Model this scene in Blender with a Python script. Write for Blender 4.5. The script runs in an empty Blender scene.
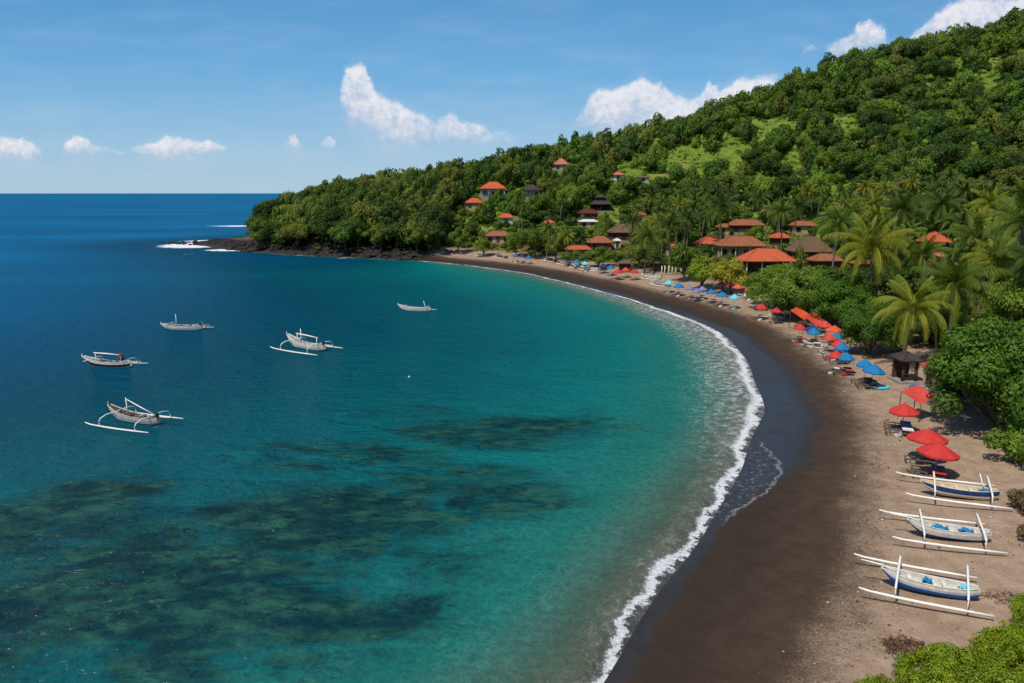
import bpy, bmesh, math, random
import numpy as np
from mathutils import Vector, Matrix, Euler

random.seed(11)
rng = np.random.default_rng(11)
SC = bpy.context.scene
COL = SC.collection

# ------------------------------------------------------------------ camera
H = 20.0
PITCH = math.radians(12.27)
F = 1024 * 24.0 / 36.0
cam_d = bpy.data.cameras.new('camera')
cam_d.lens = 24.0
cam_d.sensor_width = 36.0
cam_d.clip_start = 0.2
cam_d.clip_end = 90000.0
cam = bpy.data.objects.new('camera', cam_d)
COL.objects.link(cam)
cam.location = (0, 0, H)
cam.rotation_euler = (math.pi / 2 - PITCH, 0, 0)
SC.camera = cam

# ------------------------------------------------------------------ light
SUN = Vector((-0.40, -0.42, 1.0)).normalized()          # towards the sun
SUN_EL = math.asin(SUN.z)
SUN_AZ = math.atan2(SUN.x, SUN.y)
sun_d = bpy.data.lights.new('sun', 'SUN')
sun_d.energy = 4.0
sun_d.angle = math.radians(0.53)
sun_d.color = (1.0, 0.93, 0.82)
sun = bpy.data.objects.new('sun', sun_d)
COL.objects.link(sun)
sun.rotation_euler = SUN.to_track_quat('Z', 'Y').to_euler()
sun.location = (0, 0, 200)

SC.view_settings.view_transform = 'Standard'
SC.view_settings.look = 'None'
SC.view_settings.exposure = 0.12
SC.view_settings.gamma = 1.0
SC.view_settings.use_curve_mapping = False
SC.render.engine = 'CYCLES'
SC.cycles.use_denoising = True
SC.cycles.max_bounces = 6
SC.cycles.diffuse_bounces = 2
SC.cycles.glossy_bounces = 2
SC.cycles.transmission_bounces = 4
SC.cycles.transparent_max_bounces = 8
SC.cycles.caustics_reflective = False
SC.cycles.caustics_refractive = False


class NT:
    """short node-tree helper"""
    def __init__(s, nt):
        s.t = nt
        s.n = nt.nodes
        s.l = nt.links

    def new(s, kind, **kw):
        n = s.n.new(kind)
        for k, v in kw.items():
            setattr(n, k, v)
        return n

    def put(s, sock, v):
        if isinstance(v, bpy.types.NodeSocket):
            s.l.new(v, sock)
        else:
            try:
                sock.default_value = v
            except Exception:
                sock.default_value = (*v, 1.0)

    def math(s, op, a, b=None, c=None, clamp=False):
        n = s.new('ShaderNodeMath', operation=op, use_clamp=clamp)
        s.put(n.inputs[0], a)
        if b is not None:
            s.put(n.inputs[1], b)
        if c is not None:
            s.put(n.inputs[2], c)
        return n.outputs[0]

    def mix(s, f, a, b, mode='MIX'):
        n = s.new('ShaderNodeMix', data_type='RGBA', blend_type=mode)
        s.put(n.inputs[0], f)
        s.put(n.inputs[6], a if isinstance(a, bpy.types.NodeSocket) else (*a[:3], 1))
        s.put(n.inputs[7], b if isinstance(b, bpy.types.NodeSocket) else (*b[:3], 1))
        return n.outputs[2]

    def rng(s, v, a, b, c=0.0, d=1.0, smooth=True):
        n = s.new('ShaderNodeMapRange', interpolation_type='SMOOTHSTEP' if smooth else 'LINEAR')
        s.put(n.inputs[0], v)
        for i, q in enumerate((a, b, c, d)):
            s.put(n.inputs[1 + i], q)
        return n.outputs[0]

    def noise(s, vec, scale, detail=3.0, rough=0.55, dist=0.0, out=0):
        n = s.new('ShaderNodeTexNoise')
        if vec is not None:
            s.l.new(vec, n.inputs['Vector'])
        n.inputs['Scale'].default_value = scale
        n.inputs['Detail'].default_value = detail
        n.inputs['Roughness'].default_value = rough
        n.inputs['Distortion'].default_value = dist
        return n.outputs[out]

    def ramp(s, v, stops, interp='LINEAR'):
        n = s.new('ShaderNodeValToRGB')
        n.color_ramp.interpolation = interp
        e = n.color_ramp.elements
        while len(e) < len(stops):
            e.new(0.5)
        for i, (p, c) in enumerate(stops):
            e[i].position = p
            e[i].color = (*c, 1)
        s.put(n.inputs[0], v)
        return n.outputs[0]

    def attr(s, name, out='Fac'):
        n = s.new('ShaderNodeAttribute', attribute_name=name)
        return n.outputs[out]

    def mapping(s, vec, scale=(1, 1, 1), rot=(0, 0, 0), loc=(0, 0, 0)):
        n = s.new('ShaderNodeMapping')
        s.l.new(vec, n.inputs[0])
        n.inputs['Location'].default_value = loc
        n.inputs['Rotation'].default_value = rot
        n.inputs['Scale'].default_value = scale
        return n.outputs[0]

    def bump(s, h, strength, dist, normal=None):
        n = s.new('ShaderNodeBump')
        n.inputs['Strength'].default_value = strength
        n.inputs['Distance'].default_value = dist
        s.l.new(h, n.inputs['Height'])
        if normal is not None:
            s.l.new(normal, n.inputs['Normal'])
        return n.outputs[0]


def srgb(r, g, b):
    def f(c):
        c /= 255.0
        return c / 12.92 if c <= 0.04045 else ((c + 0.055) / 1.055) ** 2.4
    return (f(r), f(g), f(b))


# ------------------------------------------------------------------ sky
world = bpy.data.worlds.new('World')
SC.world = world
world.use_nodes = True
w = NT(world.node_tree)
w.n.clear()
wout = w.new('ShaderNodeOutputWorld')
bg = w.new('ShaderNodeBackground')
SKY_STRENGTH = 0.12
bg.inputs[1].default_value = SKY_STRENGTH
w.l.new(bg.outputs[0], wout.inputs[0])
sky = w.new('ShaderNodeTexSky', sky_type='NISHITA')
sky.sun_disc = False
sky.sun_elevation = SUN_EL
sky.sun_rotation = SUN_AZ
sky.altitude = 0.0
sky.air_density = 1.0
sky.dust_density = 0.6
sky.ozone_density = 3.0
hs = w.new('ShaderNodeHueSaturation')
hs.inputs['Saturation'].default_value = 1.15
hs.inputs['Value'].default_value = 0.95
w.l.new(sky.outputs[0], hs.inputs['Color'])
tc = w.new('ShaderNodeTexCoord')
sep = w.new('ShaderNodeSeparateXYZ')
w.l.new(tc.outputs['Generated'], sep.inputs[0])
yy = w.math('MAXIMUM', sep.outputs[1], 0.02)
U = w.math('DIVIDE', sep.outputs[0], yy)
V = w.math('DIVIDE', sep.outputs[2], yy)


def sky_uv(px, py):
    x = (px - 512) / F
    up = (341.5 - py) / F
    y = math.cos(PITCH) + math.sin(PITCH) * up
    z = -math.sin(PITCH) + math.cos(PITCH) * up
    return x / y, z / y


# cumulus heaps along the sky: direction, top, base (as picture positions) and thickness
CLOUDS = [[(-40, 138, 158, .6), (8, 134, 162, 1), (28, 136, 162, .9), (46, 149, 157, 0), (60, 149, 156, 0), (69, 138, 158, .9), (84, 136, 158, .9), (96, 146, 156, .45), (114, 148, 157, .4), (128, 150, 157, .1),
           (142, 141, 162, .8), (163, 132, 164, 1), (183, 136, 164, 1), (199, 142, 160, .8), (213, 137, 158, .9), (232, 149, 156, .1), (282, 146, 149, 0), (293, 130, 153, .95), (305, 146, 149, 0), (316, 146, 149, 0), (330, 130, 154, .95), (338, 144, 149, 0)],
          [(338, 85, 105, 0), (344, 68, 124, 1), (356, 60, 134, 1), (366, 64, 142, 1), (374, 84, 146, 1), (385, 92, 150, 1), (400, 97, 152, .95), (420, 106, 154, .85), (436, 122, 150, .5), (443, 116, 148, .5), (451, 106, 146, .75),
           (462, 116, 146, .75), (478, 118, 147, .75), (492, 126, 150, .4), (520, 136, 152, .2), (545, 140, 150, 0), (564, 120, 134, 0), (577, 112, 136, .5), (588, 95, 136, .8), (600, 86, 138, 1), (612, 85, 140, 1), (626, 80, 142, 1), (645, 73, 144, 1), (660, 80, 145, 1)],
          [(660, 80, 145, 1), (672, 92, 145, .95), (690, 95, 145, .8), (702, 88, 145, .8), (710, 73, 145, .85), (720, 88, 142, .85), (735, 77, 140, .95), (745, 73, 136, 1), (762, 73, 128, 1), (779, 76, 118, .95), (790, 92, 108, .3), (799, 46, 58, 0), (808, 42, 57, .5), (817, 46, 60, .1),
           (838, 39, 66, .7), (849, 33, 66, .75), (857, 20, 64, .95), (868, 17, 60, 1), (880, 25, 54, .8), (887, 40, 54, .1), (896, 42, 62, .5), (914, 36, 80, .75), (926, 20, 80, .85), (942, 6, 80, .95), (962, -8, 80, 1), (1000, -4, 80, .9), (1070, -22, 70, 1)]]
uvv = w.new('ShaderNodeCombineXYZ')
w.put(uvv.inputs[0], U)
w.put(uvv.inputs[1], V)
wn = w.new('ShaderNodeTexNoise')
w.l.new(uvv.outputs[0], wn.inputs['Vector'])
wn.inputs['Scale'].default_value = 30
wn.inputs['Detail'].default_value = 4
wn.inputs['Roughness'].default_value = 0.62
ws = w.new('ShaderNodeSeparateColor')
w.l.new(wn.outputs['Color'], ws.inputs[0])
Uw = w.math('MULTIPLY_ADD', w.math('SUBTRACT', ws.outputs[0], 0.5), 0.032, U)
Vw = w.math('MULTIPLY_ADD', w.math('SUBTRACT', ws.outputs[1], 0.5), 0.030, V)
U0, U1, VM = -1.0, 1.0, 0.32
prof = None
for part in CLOUDS:
    st = []
    for (px, a, b, k) in part:
        u0, va = sky_uv(px, a)
        _, vb = sky_uv(px, b)
        st.append(((u0 - U0) / (U1 - U0), (max(va, 0) / VM, max(vb, 0) / VM, k)))
    r = w.ramp(w.math('MULTIPLY_ADD', Uw, 1 / (U1 - U0), -U0 / (U1 - U0)), st)
    if prof is None:
        prof = r
    else:
        prof = w.mix(w.math('GREATER_THAN', Uw, sky_uv(part[0][0], (part[0][1] + part[0][2]) / 2)[0]), prof, r)
ps = w.new('ShaderNodeSeparateColor')
w.l.new(prof, ps.inputs[0])
ctop = w.math('MULTIPLY', ps.outputs[0], VM)
cbase = w.math('MULTIPLY', ps.outputs[1], VM)
thick = w.math('SUBTRACT', ctop, cbase)
f1 = w.math('DIVIDE', w.math('SUBTRACT', ctop, Vw), w.math('MAXIMUM', w.math('MINIMUM', w.math('MULTIPLY', thick, 0.25), 0.012), 0.003))
f2 = w.math('DIVIDE', w.math('SUBTRACT', Vw, cbase), w.math('MAXIMUM', w.math('MINIMUM', w.math('MULTIPLY', thick, 0.4), 0.030), 0.004))
dens = w.math('MULTIPLY', w.math('MINIMUM', w.math('MINIMUM', f1, f2), 1.0, clamp=True), ps.outputs[2])
puff = ws.outputs[2]
wisp = w.noise(uvv.outputs[0], 95, 4, 0.65)
rag = w.math('ADD', w.math('MULTIPLY', w.math('SUBTRACT', puff, 0.5), 0.9), w.math('MULTIPLY', w.math('SUBTRACT', wisp, 0.5), 0.9))
alpha = w.math('MULTIPLY', w.rng(w.math('ADD', dens, rag), -0.05, 1.2, 0.0, 0.88), w.rng(dens, 0.0, 0.45))
veil = w.math('MULTIPLY', w.math('MINIMUM', w.math('DIVIDE', w.math('SUBTRACT', w.math('ADD', ctop, 0.006), Vw), 0.05), w.math('DIVIDE', w.math('SUBTRACT', Vw, w.math('SUBTRACT', cbase, 0.024)), 0.04), clamp=True), w.math('MULTIPLY', ps.outputs[2], 0.62))
veil = w.math('MULTIPLY', veil, w.rng(puff, 0.25, 0.7))
alpha = w.math('MAXIMUM', alpha, veil)
lift = w.math('DIVIDE', w.math('SUBTRACT', Vw, cbase), w.math('MAXIMUM', w.math('SUBTRACT', ctop, cbase), 0.004))
light = w.rng(w.math('ADD', lift, w.math('MULTIPLY', rag, 1.0)), 0.1, 0.95)
K = 1.0 / SKY_STRENGTH
CLOUD_DARK = [c * K for c in srgb(186, 196, 214)]
CLOUD_LIT = [c * K for c in srgb(236, 232, 234)]
ccol = w.mix(light, CLOUD_DARK, CLOUD_LIT)
# clear tropical air: blue overhead paling to the horizon, over the physical sky
grad = w.ramp(w.math('DIVIDE', V, 0.32), [(0.0, [c * K for c in srgb(164, 194, 216)]), (0.18, [c * K for c in srgb(146, 186, 216)]), (0.5, [c * K for c in srgb(104, 166, 212)]), (1.0, [c * K for c in srgb(66, 134, 190)])])
low = w.rng(sep.outputs[2], 0.22, 0.6, 0.85, 0.0)
haze_n = w.noise(w.mapping(uvv.outputs[0], scale=(3, 14, 1)), 2.2, 2, 0.6)
thin = w.math('MULTIPLY', w.rng(haze_n, 0.40, 0.8, 0.0, 0.30), w.rng(V, 0.0, 0.30, 1.0, 0.35))
skyc = w.mix(low, hs.outputs[0], grad)
skyc = w.mix(thin, skyc, [c * K for c in srgb(176, 200, 222)])
front = w.rng(sep.outputs[1], 0.05, 0.2)
skyc = w.mix(w.math('MULTIPLY', alpha, front), skyc, ccol)
w.l.new(skyc, bg.inputs[0])

# ------------------------------------------------------------------ projection helpers
CP, SP = math.cos(PITCH), math.sin(PITCH)


def project(x, y, z):
    zc = y * CP + (H - z) * SP
    up = (z - H) * CP + y * SP
    zc = np.maximum(zc, 0.1)
    return 512 + x / zc * F, 341.5 - up / zc * F, zc


def flat(px, py, z=0.0):
    x, up = (px - 512) / F, (341.5 - py) / F
    dy, dz = CP + SP * up, -SP + CP * up
    t = (z - H) / dz
    return (x * t, dy * t)


# ------------------------------------------------------------------ shape of the land
SHORE_PX = [(590, 690), (612, 660), (636, 628), (660, 597), (684, 565), (700, 540), (716, 512), (731, 487), (745, 460), (757, 432), (762, 412),
            (759, 392), (750, 370), (739, 352), (724, 337), (700, 323), (668, 311), (636, 301), (605, 292), (570, 283), (530, 274), (490, 268),
            (450, 263.5), (415, 260.5), (385, 259), (350, 257.5), (320, 256), (290, 254.5), (262, 252.5), (240, 251), (222, 249), (210, 246.8)]
pts = [(-90, -70), (-55, -42), (-25, -12), (-9, 8)] + [flat(*p) for p in SHORE_PX]
pts += [(-128, 276), (-118, 290), (-104, 312), (-80, 345), (-45, 390), (10, 450), (90, 520), (260, 620), (800, 800)]
close = [(1500, 800), (1500, -600), (-90, -600)]


def catmull(P, step=1.6):
    P = np.array(P, float)
    out = []
    for i in range(len(P) - 1):
        p0, p1, p2, p3 = P[max(i - 1, 0)], P[i], P[i + 1], P[min(i + 2, len(P) - 1)]
        n = max(1, min(12, int(np.linalg.norm(p2 - p1) / step)))
        for k in range(n):
            t = k / n
            out.append(0.5 * ((2 * p1) + (-p0 + p2) * t + (2 * p0 - 5 * p1 + 4 * p2 - p3) * t * t + (-p0 + 3 * p1 - 3 * p2 + p3) * t ** 3))
    out.append(P[-1])
    return np.array(out)


SHORE = catmull(pts)
LAND = np.vstack([SHORE, np.array(close, float)])


def shore_dist(x, y):
    """signed distance to the waterline, positive inland"""
    x = np.asarray(x, float).ravel()
    y = np.asarray(y, float).ravel()
    out = np.full(x.shape, 1e9)
    ins = np.zeros(x.shape, bool)
    A, B = SHORE[:-1], SHORE[1:]
    for a, b in zip(A, B):
        e = b - a
        L = e @ e
        t = np.clip(((x - a[0]) * e[0] + (y - a[1]) * e[1]) / L, 0, 1)
        dx, dy = x - a[0] - t * e[0], y - a[1] - t * e[1]
        np.minimum(out, dx * dx + dy * dy, out=out)
    n = len(LAND)
    for i in range(n):
        (x1, y1), (x2, y2) = LAND[i], LAND[(i + 1) % n]
        if y1 == y2:
            continue
        c = ((y1 > y) != (y2 > y)) & (x < (x2 - x1) * (y - y1) / (y2 - y1) + x1)
        ins ^= c
    return np.sqrt(out) * np.where(ins, 1, -1)


def wob(x, y, s, seed):
    r = np.random.default_rng(seed)
    v = 0
    for k in range(6):
        a = r.uniform(0, 6.28)
        q = s * r.uniform(0.6, 1.8)
        v = v + np.sin((x * math.cos(a) + y * math.sin(a)) * q + r.uniform(0, 6.28))
    return v / 6 * 1.4


# height of the ground: picture column, distance ahead, ground height
HILL = [(262, 285, 3.5), (262, 305, 3), (300, 258, 7), (300, 300, 10), (340, 252, 8), (340, 300, 14), (400, 245, 8), (400, 305, 17), (450, 238, 6), (450, 280, 15), (450, 312, 22),
        (500, 235, 6), (500, 280, 16), (500, 325, 29), (560, 215, 4), (560, 280, 17), (560, 340, 35), (600, 200, 4), (600, 265, 14), (600, 350, 41),
        (660, 172, 3.5), (660, 230, 9), (660, 300, 27), (660, 360, 48), (700, 150, 3.2), (700, 220, 7), (700, 300, 28), (700, 365, 54),
        (760, 110, 3), (760, 180, 5), (760, 240, 12), (760, 310, 40), (760, 370, 64), (800, 250, 18), (800, 370, 73), (860, 75, 3), (860, 130, 4), (860, 190, 8), (860, 260, 31), (860, 320, 60), (860, 372, 85),
        (960, 50, 3), (960, 120, 4.5), (960, 180, 9), (960, 250, 35), (960, 320, 67), (960, 378, 95), (1024, 45, 3), (1024, 120, 5), (1024, 180, 10), (1024, 250, 40), (1024, 320, 73), (1024, 380, 104),
        (1150, 40, 4), (1200, 150, 9), (1200, 220, 37), (1200, 300, 80), (1200, 380, 124), (1500, 150, 12), (1500, 250, 60), (1500, 380, 160), (2200, 60, 10), (2200, 150, 40), (1500, 20, 5)]
C = []
for (px, Y, z) in HILL:
    zc = Y * CP + (H - z) * SP
    C.append(((px - 512) / F * zc, Y, z))
for (px, Y, z) in HILL:
    if (Y >= 300 and px < 345) or Y >= 305 and px in (400, 450) or Y > 324 and px <= 700 or Y >= 370:
        zc = Y * CP + (H - z) * SP
        x = (px - 512) / F * zc
        C.append((x * 1.25, Y + 85, z - 26 if z > 24 else 2))
C += [(60, -60, 4), (200, -60, 10), (20, -30, 3), (500, 600, 80), (800, 500, 150)]
C = np.array(C)


def tps_fit(P, v, lam=4.0):
    n = len(P)
    d = np.linalg.norm(P[:, None] - P[None], axis=2)
    K = d * d * np.log(d + 1e-9)
    A = np.zeros((n + 3, n + 3))
    A[:n, :n] = K + lam * np.eye(n) * 50
    A[:n, n] = 1
    A[:n, n + 1:] = P
    A[n, :n] = 1
    A[n + 1:, :n] = P.T
    return np.linalg.solve(A, np.concatenate([v, np.zeros(3)]))


TW = tps_fit(C[:, :2], C[:, 2])


def tps(x, y):
    v = TW[-3] + TW[-2] * x + TW[-1] * y
    for i in range(len(C)):
        r2 = (x - C[i, 0]) ** 2 + (y - C[i, 1]) ** 2
        v = v + TW[i] * 0.5 * r2 * np.log(r2 + 1e-9)
    return v


def sstep(a, b, v):
    t = np.clip((v - a) / (b - a), 0, 1)
    return t * t * (3 - 2 * t)


def headland(x, y):
    return sstep(-18, -34, x) * sstep(190, 205, y)


def terrain_exact(x, y):
    x = np.atleast_1d(np.asarray(x, float)).ravel()
    y = np.atleast_1d(np.asarray(y, float)).ravel()
    d = shore_dist(x, y)
    hf = headland(x, y)
    d = d + 0.45 * wob(x, y, 0.42, 3) + 0.8 * hf * wob(x, y, 1.1, 5)
    beach = np.where(d < 0, d * 0.075, np.where(d < 10, d * 0.085, 0.85 + 1.15 * sstep(10, 26, d) * 1.0))
    beach = np.maximum(beach, -9)
    t = tps(x, y)
    t = np.clip(t, 2.0, 260)
    wgt = sstep(18, 44, d) * (1 - hf) + sstep(0.5, 11, d) * hf
    wgt = np.where(y < 60, sstep(24, 60, d), wgt)
    z = beach * (1 - wgt) + t * wgt
    z = z + wgt * (0.5 * wob(x, y, 0.16, 9) + 1.0 * wob(x, y, 0.06, 10) * sstep(4, 14, t))
    z = z + hf * sstep(0, 3, d) * (1 - sstep(7, 12, d)) * (0.7 * wob(x, y, 1.3, 21) + 0.5 * wob(x, y, 2.6, 22) + 0.6)
    z = z + 0.035 * wob(x, y, 1.4, 33) * sstep(9, 12, d)
    return z, d, hf


# the same heights on a 1 m raster, for quick look-ups
RX, RY = np.arange(-260, 500.5, 1.0), np.arange(-10, 540.5, 1.0)
_gx, _gy = np.meshgrid(RX, RY)
_r = terrain_exact(_gx, _gy)
RAST = [q.reshape(_gx.shape) for q in _r]


def terrain(x, y):
    x = np.atleast_1d(np.asarray(x, float)).ravel()
    y = np.atleast_1d(np.asarray(y, float)).ravel()
    fx, fy = np.clip(x - RX[0], 0, len(RX) - 1.001), np.clip(y - RY[0], 0, len(RY) - 1.001)
    i, j = fx.astype(int), fy.astype(int)
    u, v = fx - i, fy - j
    return [q[j, i] * (1 - u) * (1 - v) + q[j, i + 1] * u * (1 - v) + q[j + 1, i] * (1 - u) * v + q[j + 1, i + 1] * u * v for q in RAST]


def ground(px, py):
    """the point of the land that a picture position looks at"""
    x, up = (px - 512) / F, (341.5 - py) / F
    dy, dz = CP + SP * up, -SP + CP * up
    t = np.concatenate([np.arange(20, 120, 0.25), np.arange(120, 620, 0.8)])
    z, d, hf = terrain(x * t, dy * t)
    gap = H + dz * t - z
    i = np.argmax(gap < 0) if (gap < 0).any() else len(t) - 1
    a, b = t[max(i - 1, 0)], t[i]
    ga, gb = gap[max(i - 1, 0)], gap[i]
    q = a + (b - a) * (ga / (ga - gb) if ga != gb else 0)
    X, Y = x * q, dy * q
    return X, Y, float(terrain(X, Y)[0][0])


def depth_of(X, Y, Z):
    return Y * CP + (H - Z) * SP


# ------------------------------------------------------------------ mesh helpers
def link(o, parent=None):
    COL.objects.link(o)
    if parent is not None:
        o.parent = parent
    return o


def tag(o, label=None, cat=None, group=None, kind=None):
    if label:
        o['label'] = label
    if cat:
        o['category'] = cat
    if group:
        o['group'] = group
    if kind:
        o['kind'] = kind
    return o


def empty(name, loc=(0, 0, 0), rz=0.0):
    o = bpy.data.objects.new(name, None)
    o.empty_display_size = 0.5
    o.location = loc
    o.rotation_euler = (0, 0, rz)
    return link(o)


class MB:
    """collects shapes for ONE mesh"""
    def __init__(s):
        s.v = []
        s.f = []
        s.m = []
        s.smooth = []

    def add(s, vs, fs, mi=0, smooth=False):
        b = len(s.v)
        s.v += [tuple(v) for v in vs]
        for f in fs:
            s.f.append(tuple(i + b for i in f))
            s.m.append(mi)
            s.smooth.append(smooth)
        return s

    def box(s, c, size, mi=0, rz=0.0, rx=0.0, taper=1.0):
        hx, hy, hz = size[0] / 2, size[1] / 2, size[2] / 2
        M = Matrix.Translation(c) @ Matrix.Rotation(rz, 4, 'Z') @ Matrix.Rotation(rx, 4, 'X')
        vs = []
        for z, k in ((-hz, 1), (hz, taper)):
            for x, y in ((-hx, -hy), (hx, -hy), (hx, hy), (-hx, hy)):
                vs.append(M @ Vector((x * k, y * k, z)))
        return s.add(vs, [(3, 2, 1, 0), (4, 5, 6, 7), (0, 1, 5, 4), (1, 2, 6, 5), (2, 3, 7, 6), (3, 0, 4, 7)], mi)

    def tube(s, path, rad, n=8, mi=0, cap=True, smooth=True):
        path = [Vector(p) for p in path]
        if not hasattr(rad, '__len__'):
            rad = [rad] * len(path)
        vs, fs = [], []
        ref = Vector((0, 0, 1))
        for i, p in enumerate(path):
            t = (path[min(i + 1, len(path) - 1)] - path[max(i - 1, 0)]).normalized()
            r = ref if abs(t.z) < 0.9 else Vector((1, 0, 0))
            a = t.cross(r).normalized()
            b = t.cross(a).normalized()
            for k in range(n):
                q = 2 * math.pi * k / n
                vs.append(p + (a * math.cos(q) + b * math.sin(q)) * rad[i])
        for i in range(len(path) - 1):
            for k in range(n):
                k2 = (k + 1) % n
                fs.append((i * n + k, i * n + k2, (i + 1) * n + k2, (i + 1) * n + k))
        if cap:
            fs.append(tuple(range(n)))
            fs.append(tuple(reversed(range((len(path) - 1) * n, len(path) * n))))
        return s.add(vs, fs, mi, smooth)

    def build(s, name, mats, parent=None, fix=True):
        me = bpy.data.meshes.new(name)
        me.from_pydata([tuple(v) for v in s.v], [], s.f)
        if not isinstance(mats, (list, tuple)):
            mats = [mats]
        for m in mats:
            me.materials.append(m)
        me.polygons.foreach_set('material_index', s.m)
        me.polygons.foreach_set('use_smooth', s.smooth)
        if fix:
            bm = bmesh.new()
            bm.from_mesh(me)
            bmesh.ops.recalc_face_normals(bm, faces=bm.faces)
            bm.to_mesh(me)
            bm.free()
        me.update()
        return link(bpy.data.objects.new(name, me), parent)


def kids(o):
    return [c for c in bpy.data.objects if c.parent == o]


def copy_tree(root, loc, rz=0.0, scale=None, label=None, color=None, group=None):
    c = root.copy()
    COL.objects.link(c)
    c.location = loc
    c.rotation_euler = (0, 0, rz)
    if scale is not None:
        c.scale = scale if hasattr(scale, '__len__') else (scale,) * 3
    if label:
        c['label'] = label
    if group:
        c['group'] = group
    if color:
        c.color = color
    for ch in KIDS[root.name]:
        k = ch.copy()
        COL.objects.link(k)
        k.parent = c
        if color:
            k.color = color
        for g in KIDS.get(ch.name, []):
            q = g.copy()
            COL.objects.link(q)
            q.parent = k
            if color:
                q.color = color
    return c


KIDS = {}


def remember(root):
    """notes a prototype's children so that copying needs no search"""
    KIDS[root.name] = kids(root)
    for k in KIDS[root.name]:
        KIDS[k.name] = kids(k)
    return root


def big_mesh(name, verts, quads, mats, attrs=None, smooth=False, tri=False):
    me = bpy.data.meshes.new(name)
    n = 3 if tri else 4
    nv, nf = len(verts), len(quads)
    me.vertices.add(nv)
    me.vertices.foreach_set('co', np.ascontiguousarray(verts, np.float32).ravel())
    me.loops.add(nf * n)
    me.loops.foreach_set('vertex_index', np.ascontiguousarray(quads, np.int32).ravel())
    me.polygons.add(nf)
    me.polygons.foreach_set('loop_start', np.arange(0, nf * n, n, dtype=np.int32))
    me.polygons.foreach_set('loop_total', np.full(nf, n, np.int32))
    if smooth:
        me.polygons.foreach_set('use_smooth', np.ones(nf, bool))
    for m in (mats if isinstance(mats, (list, tuple)) else [mats]):
        me.materials.append(m)
    for k, a in (attrs or {}).items():
        a = np.asarray(a, np.float32)
        if a.ndim == 1:
            at = me.attributes.new(k, 'FLOAT', 'POINT')
            at.data.foreach_set('value', a)
        else:
            at = me.attributes.new(k, 'FLOAT_COLOR', 'POINT')
            at.data.foreach_set('color', np.hstack([a, np.ones((len(a), 1), np.float32)]).ravel())
    me.update(calc_edges=True)
    me.validate()
    return me


def new_mat(name):
    m = bpy.data.materials.new(name)
    m.use_nodes = True
    t = NT(m.node_tree)
    t.n.clear()
    out = t.new('ShaderNodeOutputMaterial')
    return m, t, out


def principled(t, out, **kw):
    b = t.new('ShaderNodeBsdfPrincipled')
    for k, v in kw.items():
        t.put(b.inputs[k.replace('_', ' ')], v)
    t.l.new(b.outputs[0], out.inputs[0])
    return b


def plain(name, col, rough=0.6, var=0.18, scale=6.0, bump=0.0, spec=0.3, obj=True, metal=0.0):
    """a surface with uneven tone and a slightly uneven relief"""
    m, t, out = new_mat(name)
    tc = t.new('ShaderNodeTexCoord')
    v = tc.outputs['Object']
    n = t.noise(v, scale, 5, 0.6)
    n2 = t.noise(v, scale * 7, 3, 0.6)
    k = t.math('ADD', t.math('MULTIPLY', n, 0.7), t.math('MULTIPLY', n2, 0.3))
    lo = tuple(c * (1 - var) for c in col)
    hi = tuple(min(1, c * (1 + var)) for c in col)
    c = t.mix(t.rng(k, 0.3, 0.7), lo, hi)
    b = principled(t, out, Base_Color=c, Roughness=rough, Metallic=metal)
    b.inputs['Specular IOR Level'].default_value = spec
    if bump:
        t.l.new(t.bump(n2, 0.6, bump), b.inputs['Normal'])
    return m

# ------------------------------------------------------------------ ground
def polar(az0, az1, daz, r0, r1, k):
    az = np.radians(np.arange(az0, az1 + 1e-6, daz))
    nr = int(math.log(r1 / r0) / math.log(k)) + 1
    r = r0 * k ** np.arange(nr + 1)
    A, R = np.meshgrid(az, r)
    x, y = (R * np.sin(A)).ravel(), (R * np.cos(A)).ravel()
    na = len(az)
    i = np.arange(nr)[:, None] * na + np.arange(na - 1)[None]
    q = np.stack([i, i + 1, i + na + 1, i + na], -1).reshape(-1, 4)[:, ::-1]
    return x, y, q


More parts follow.
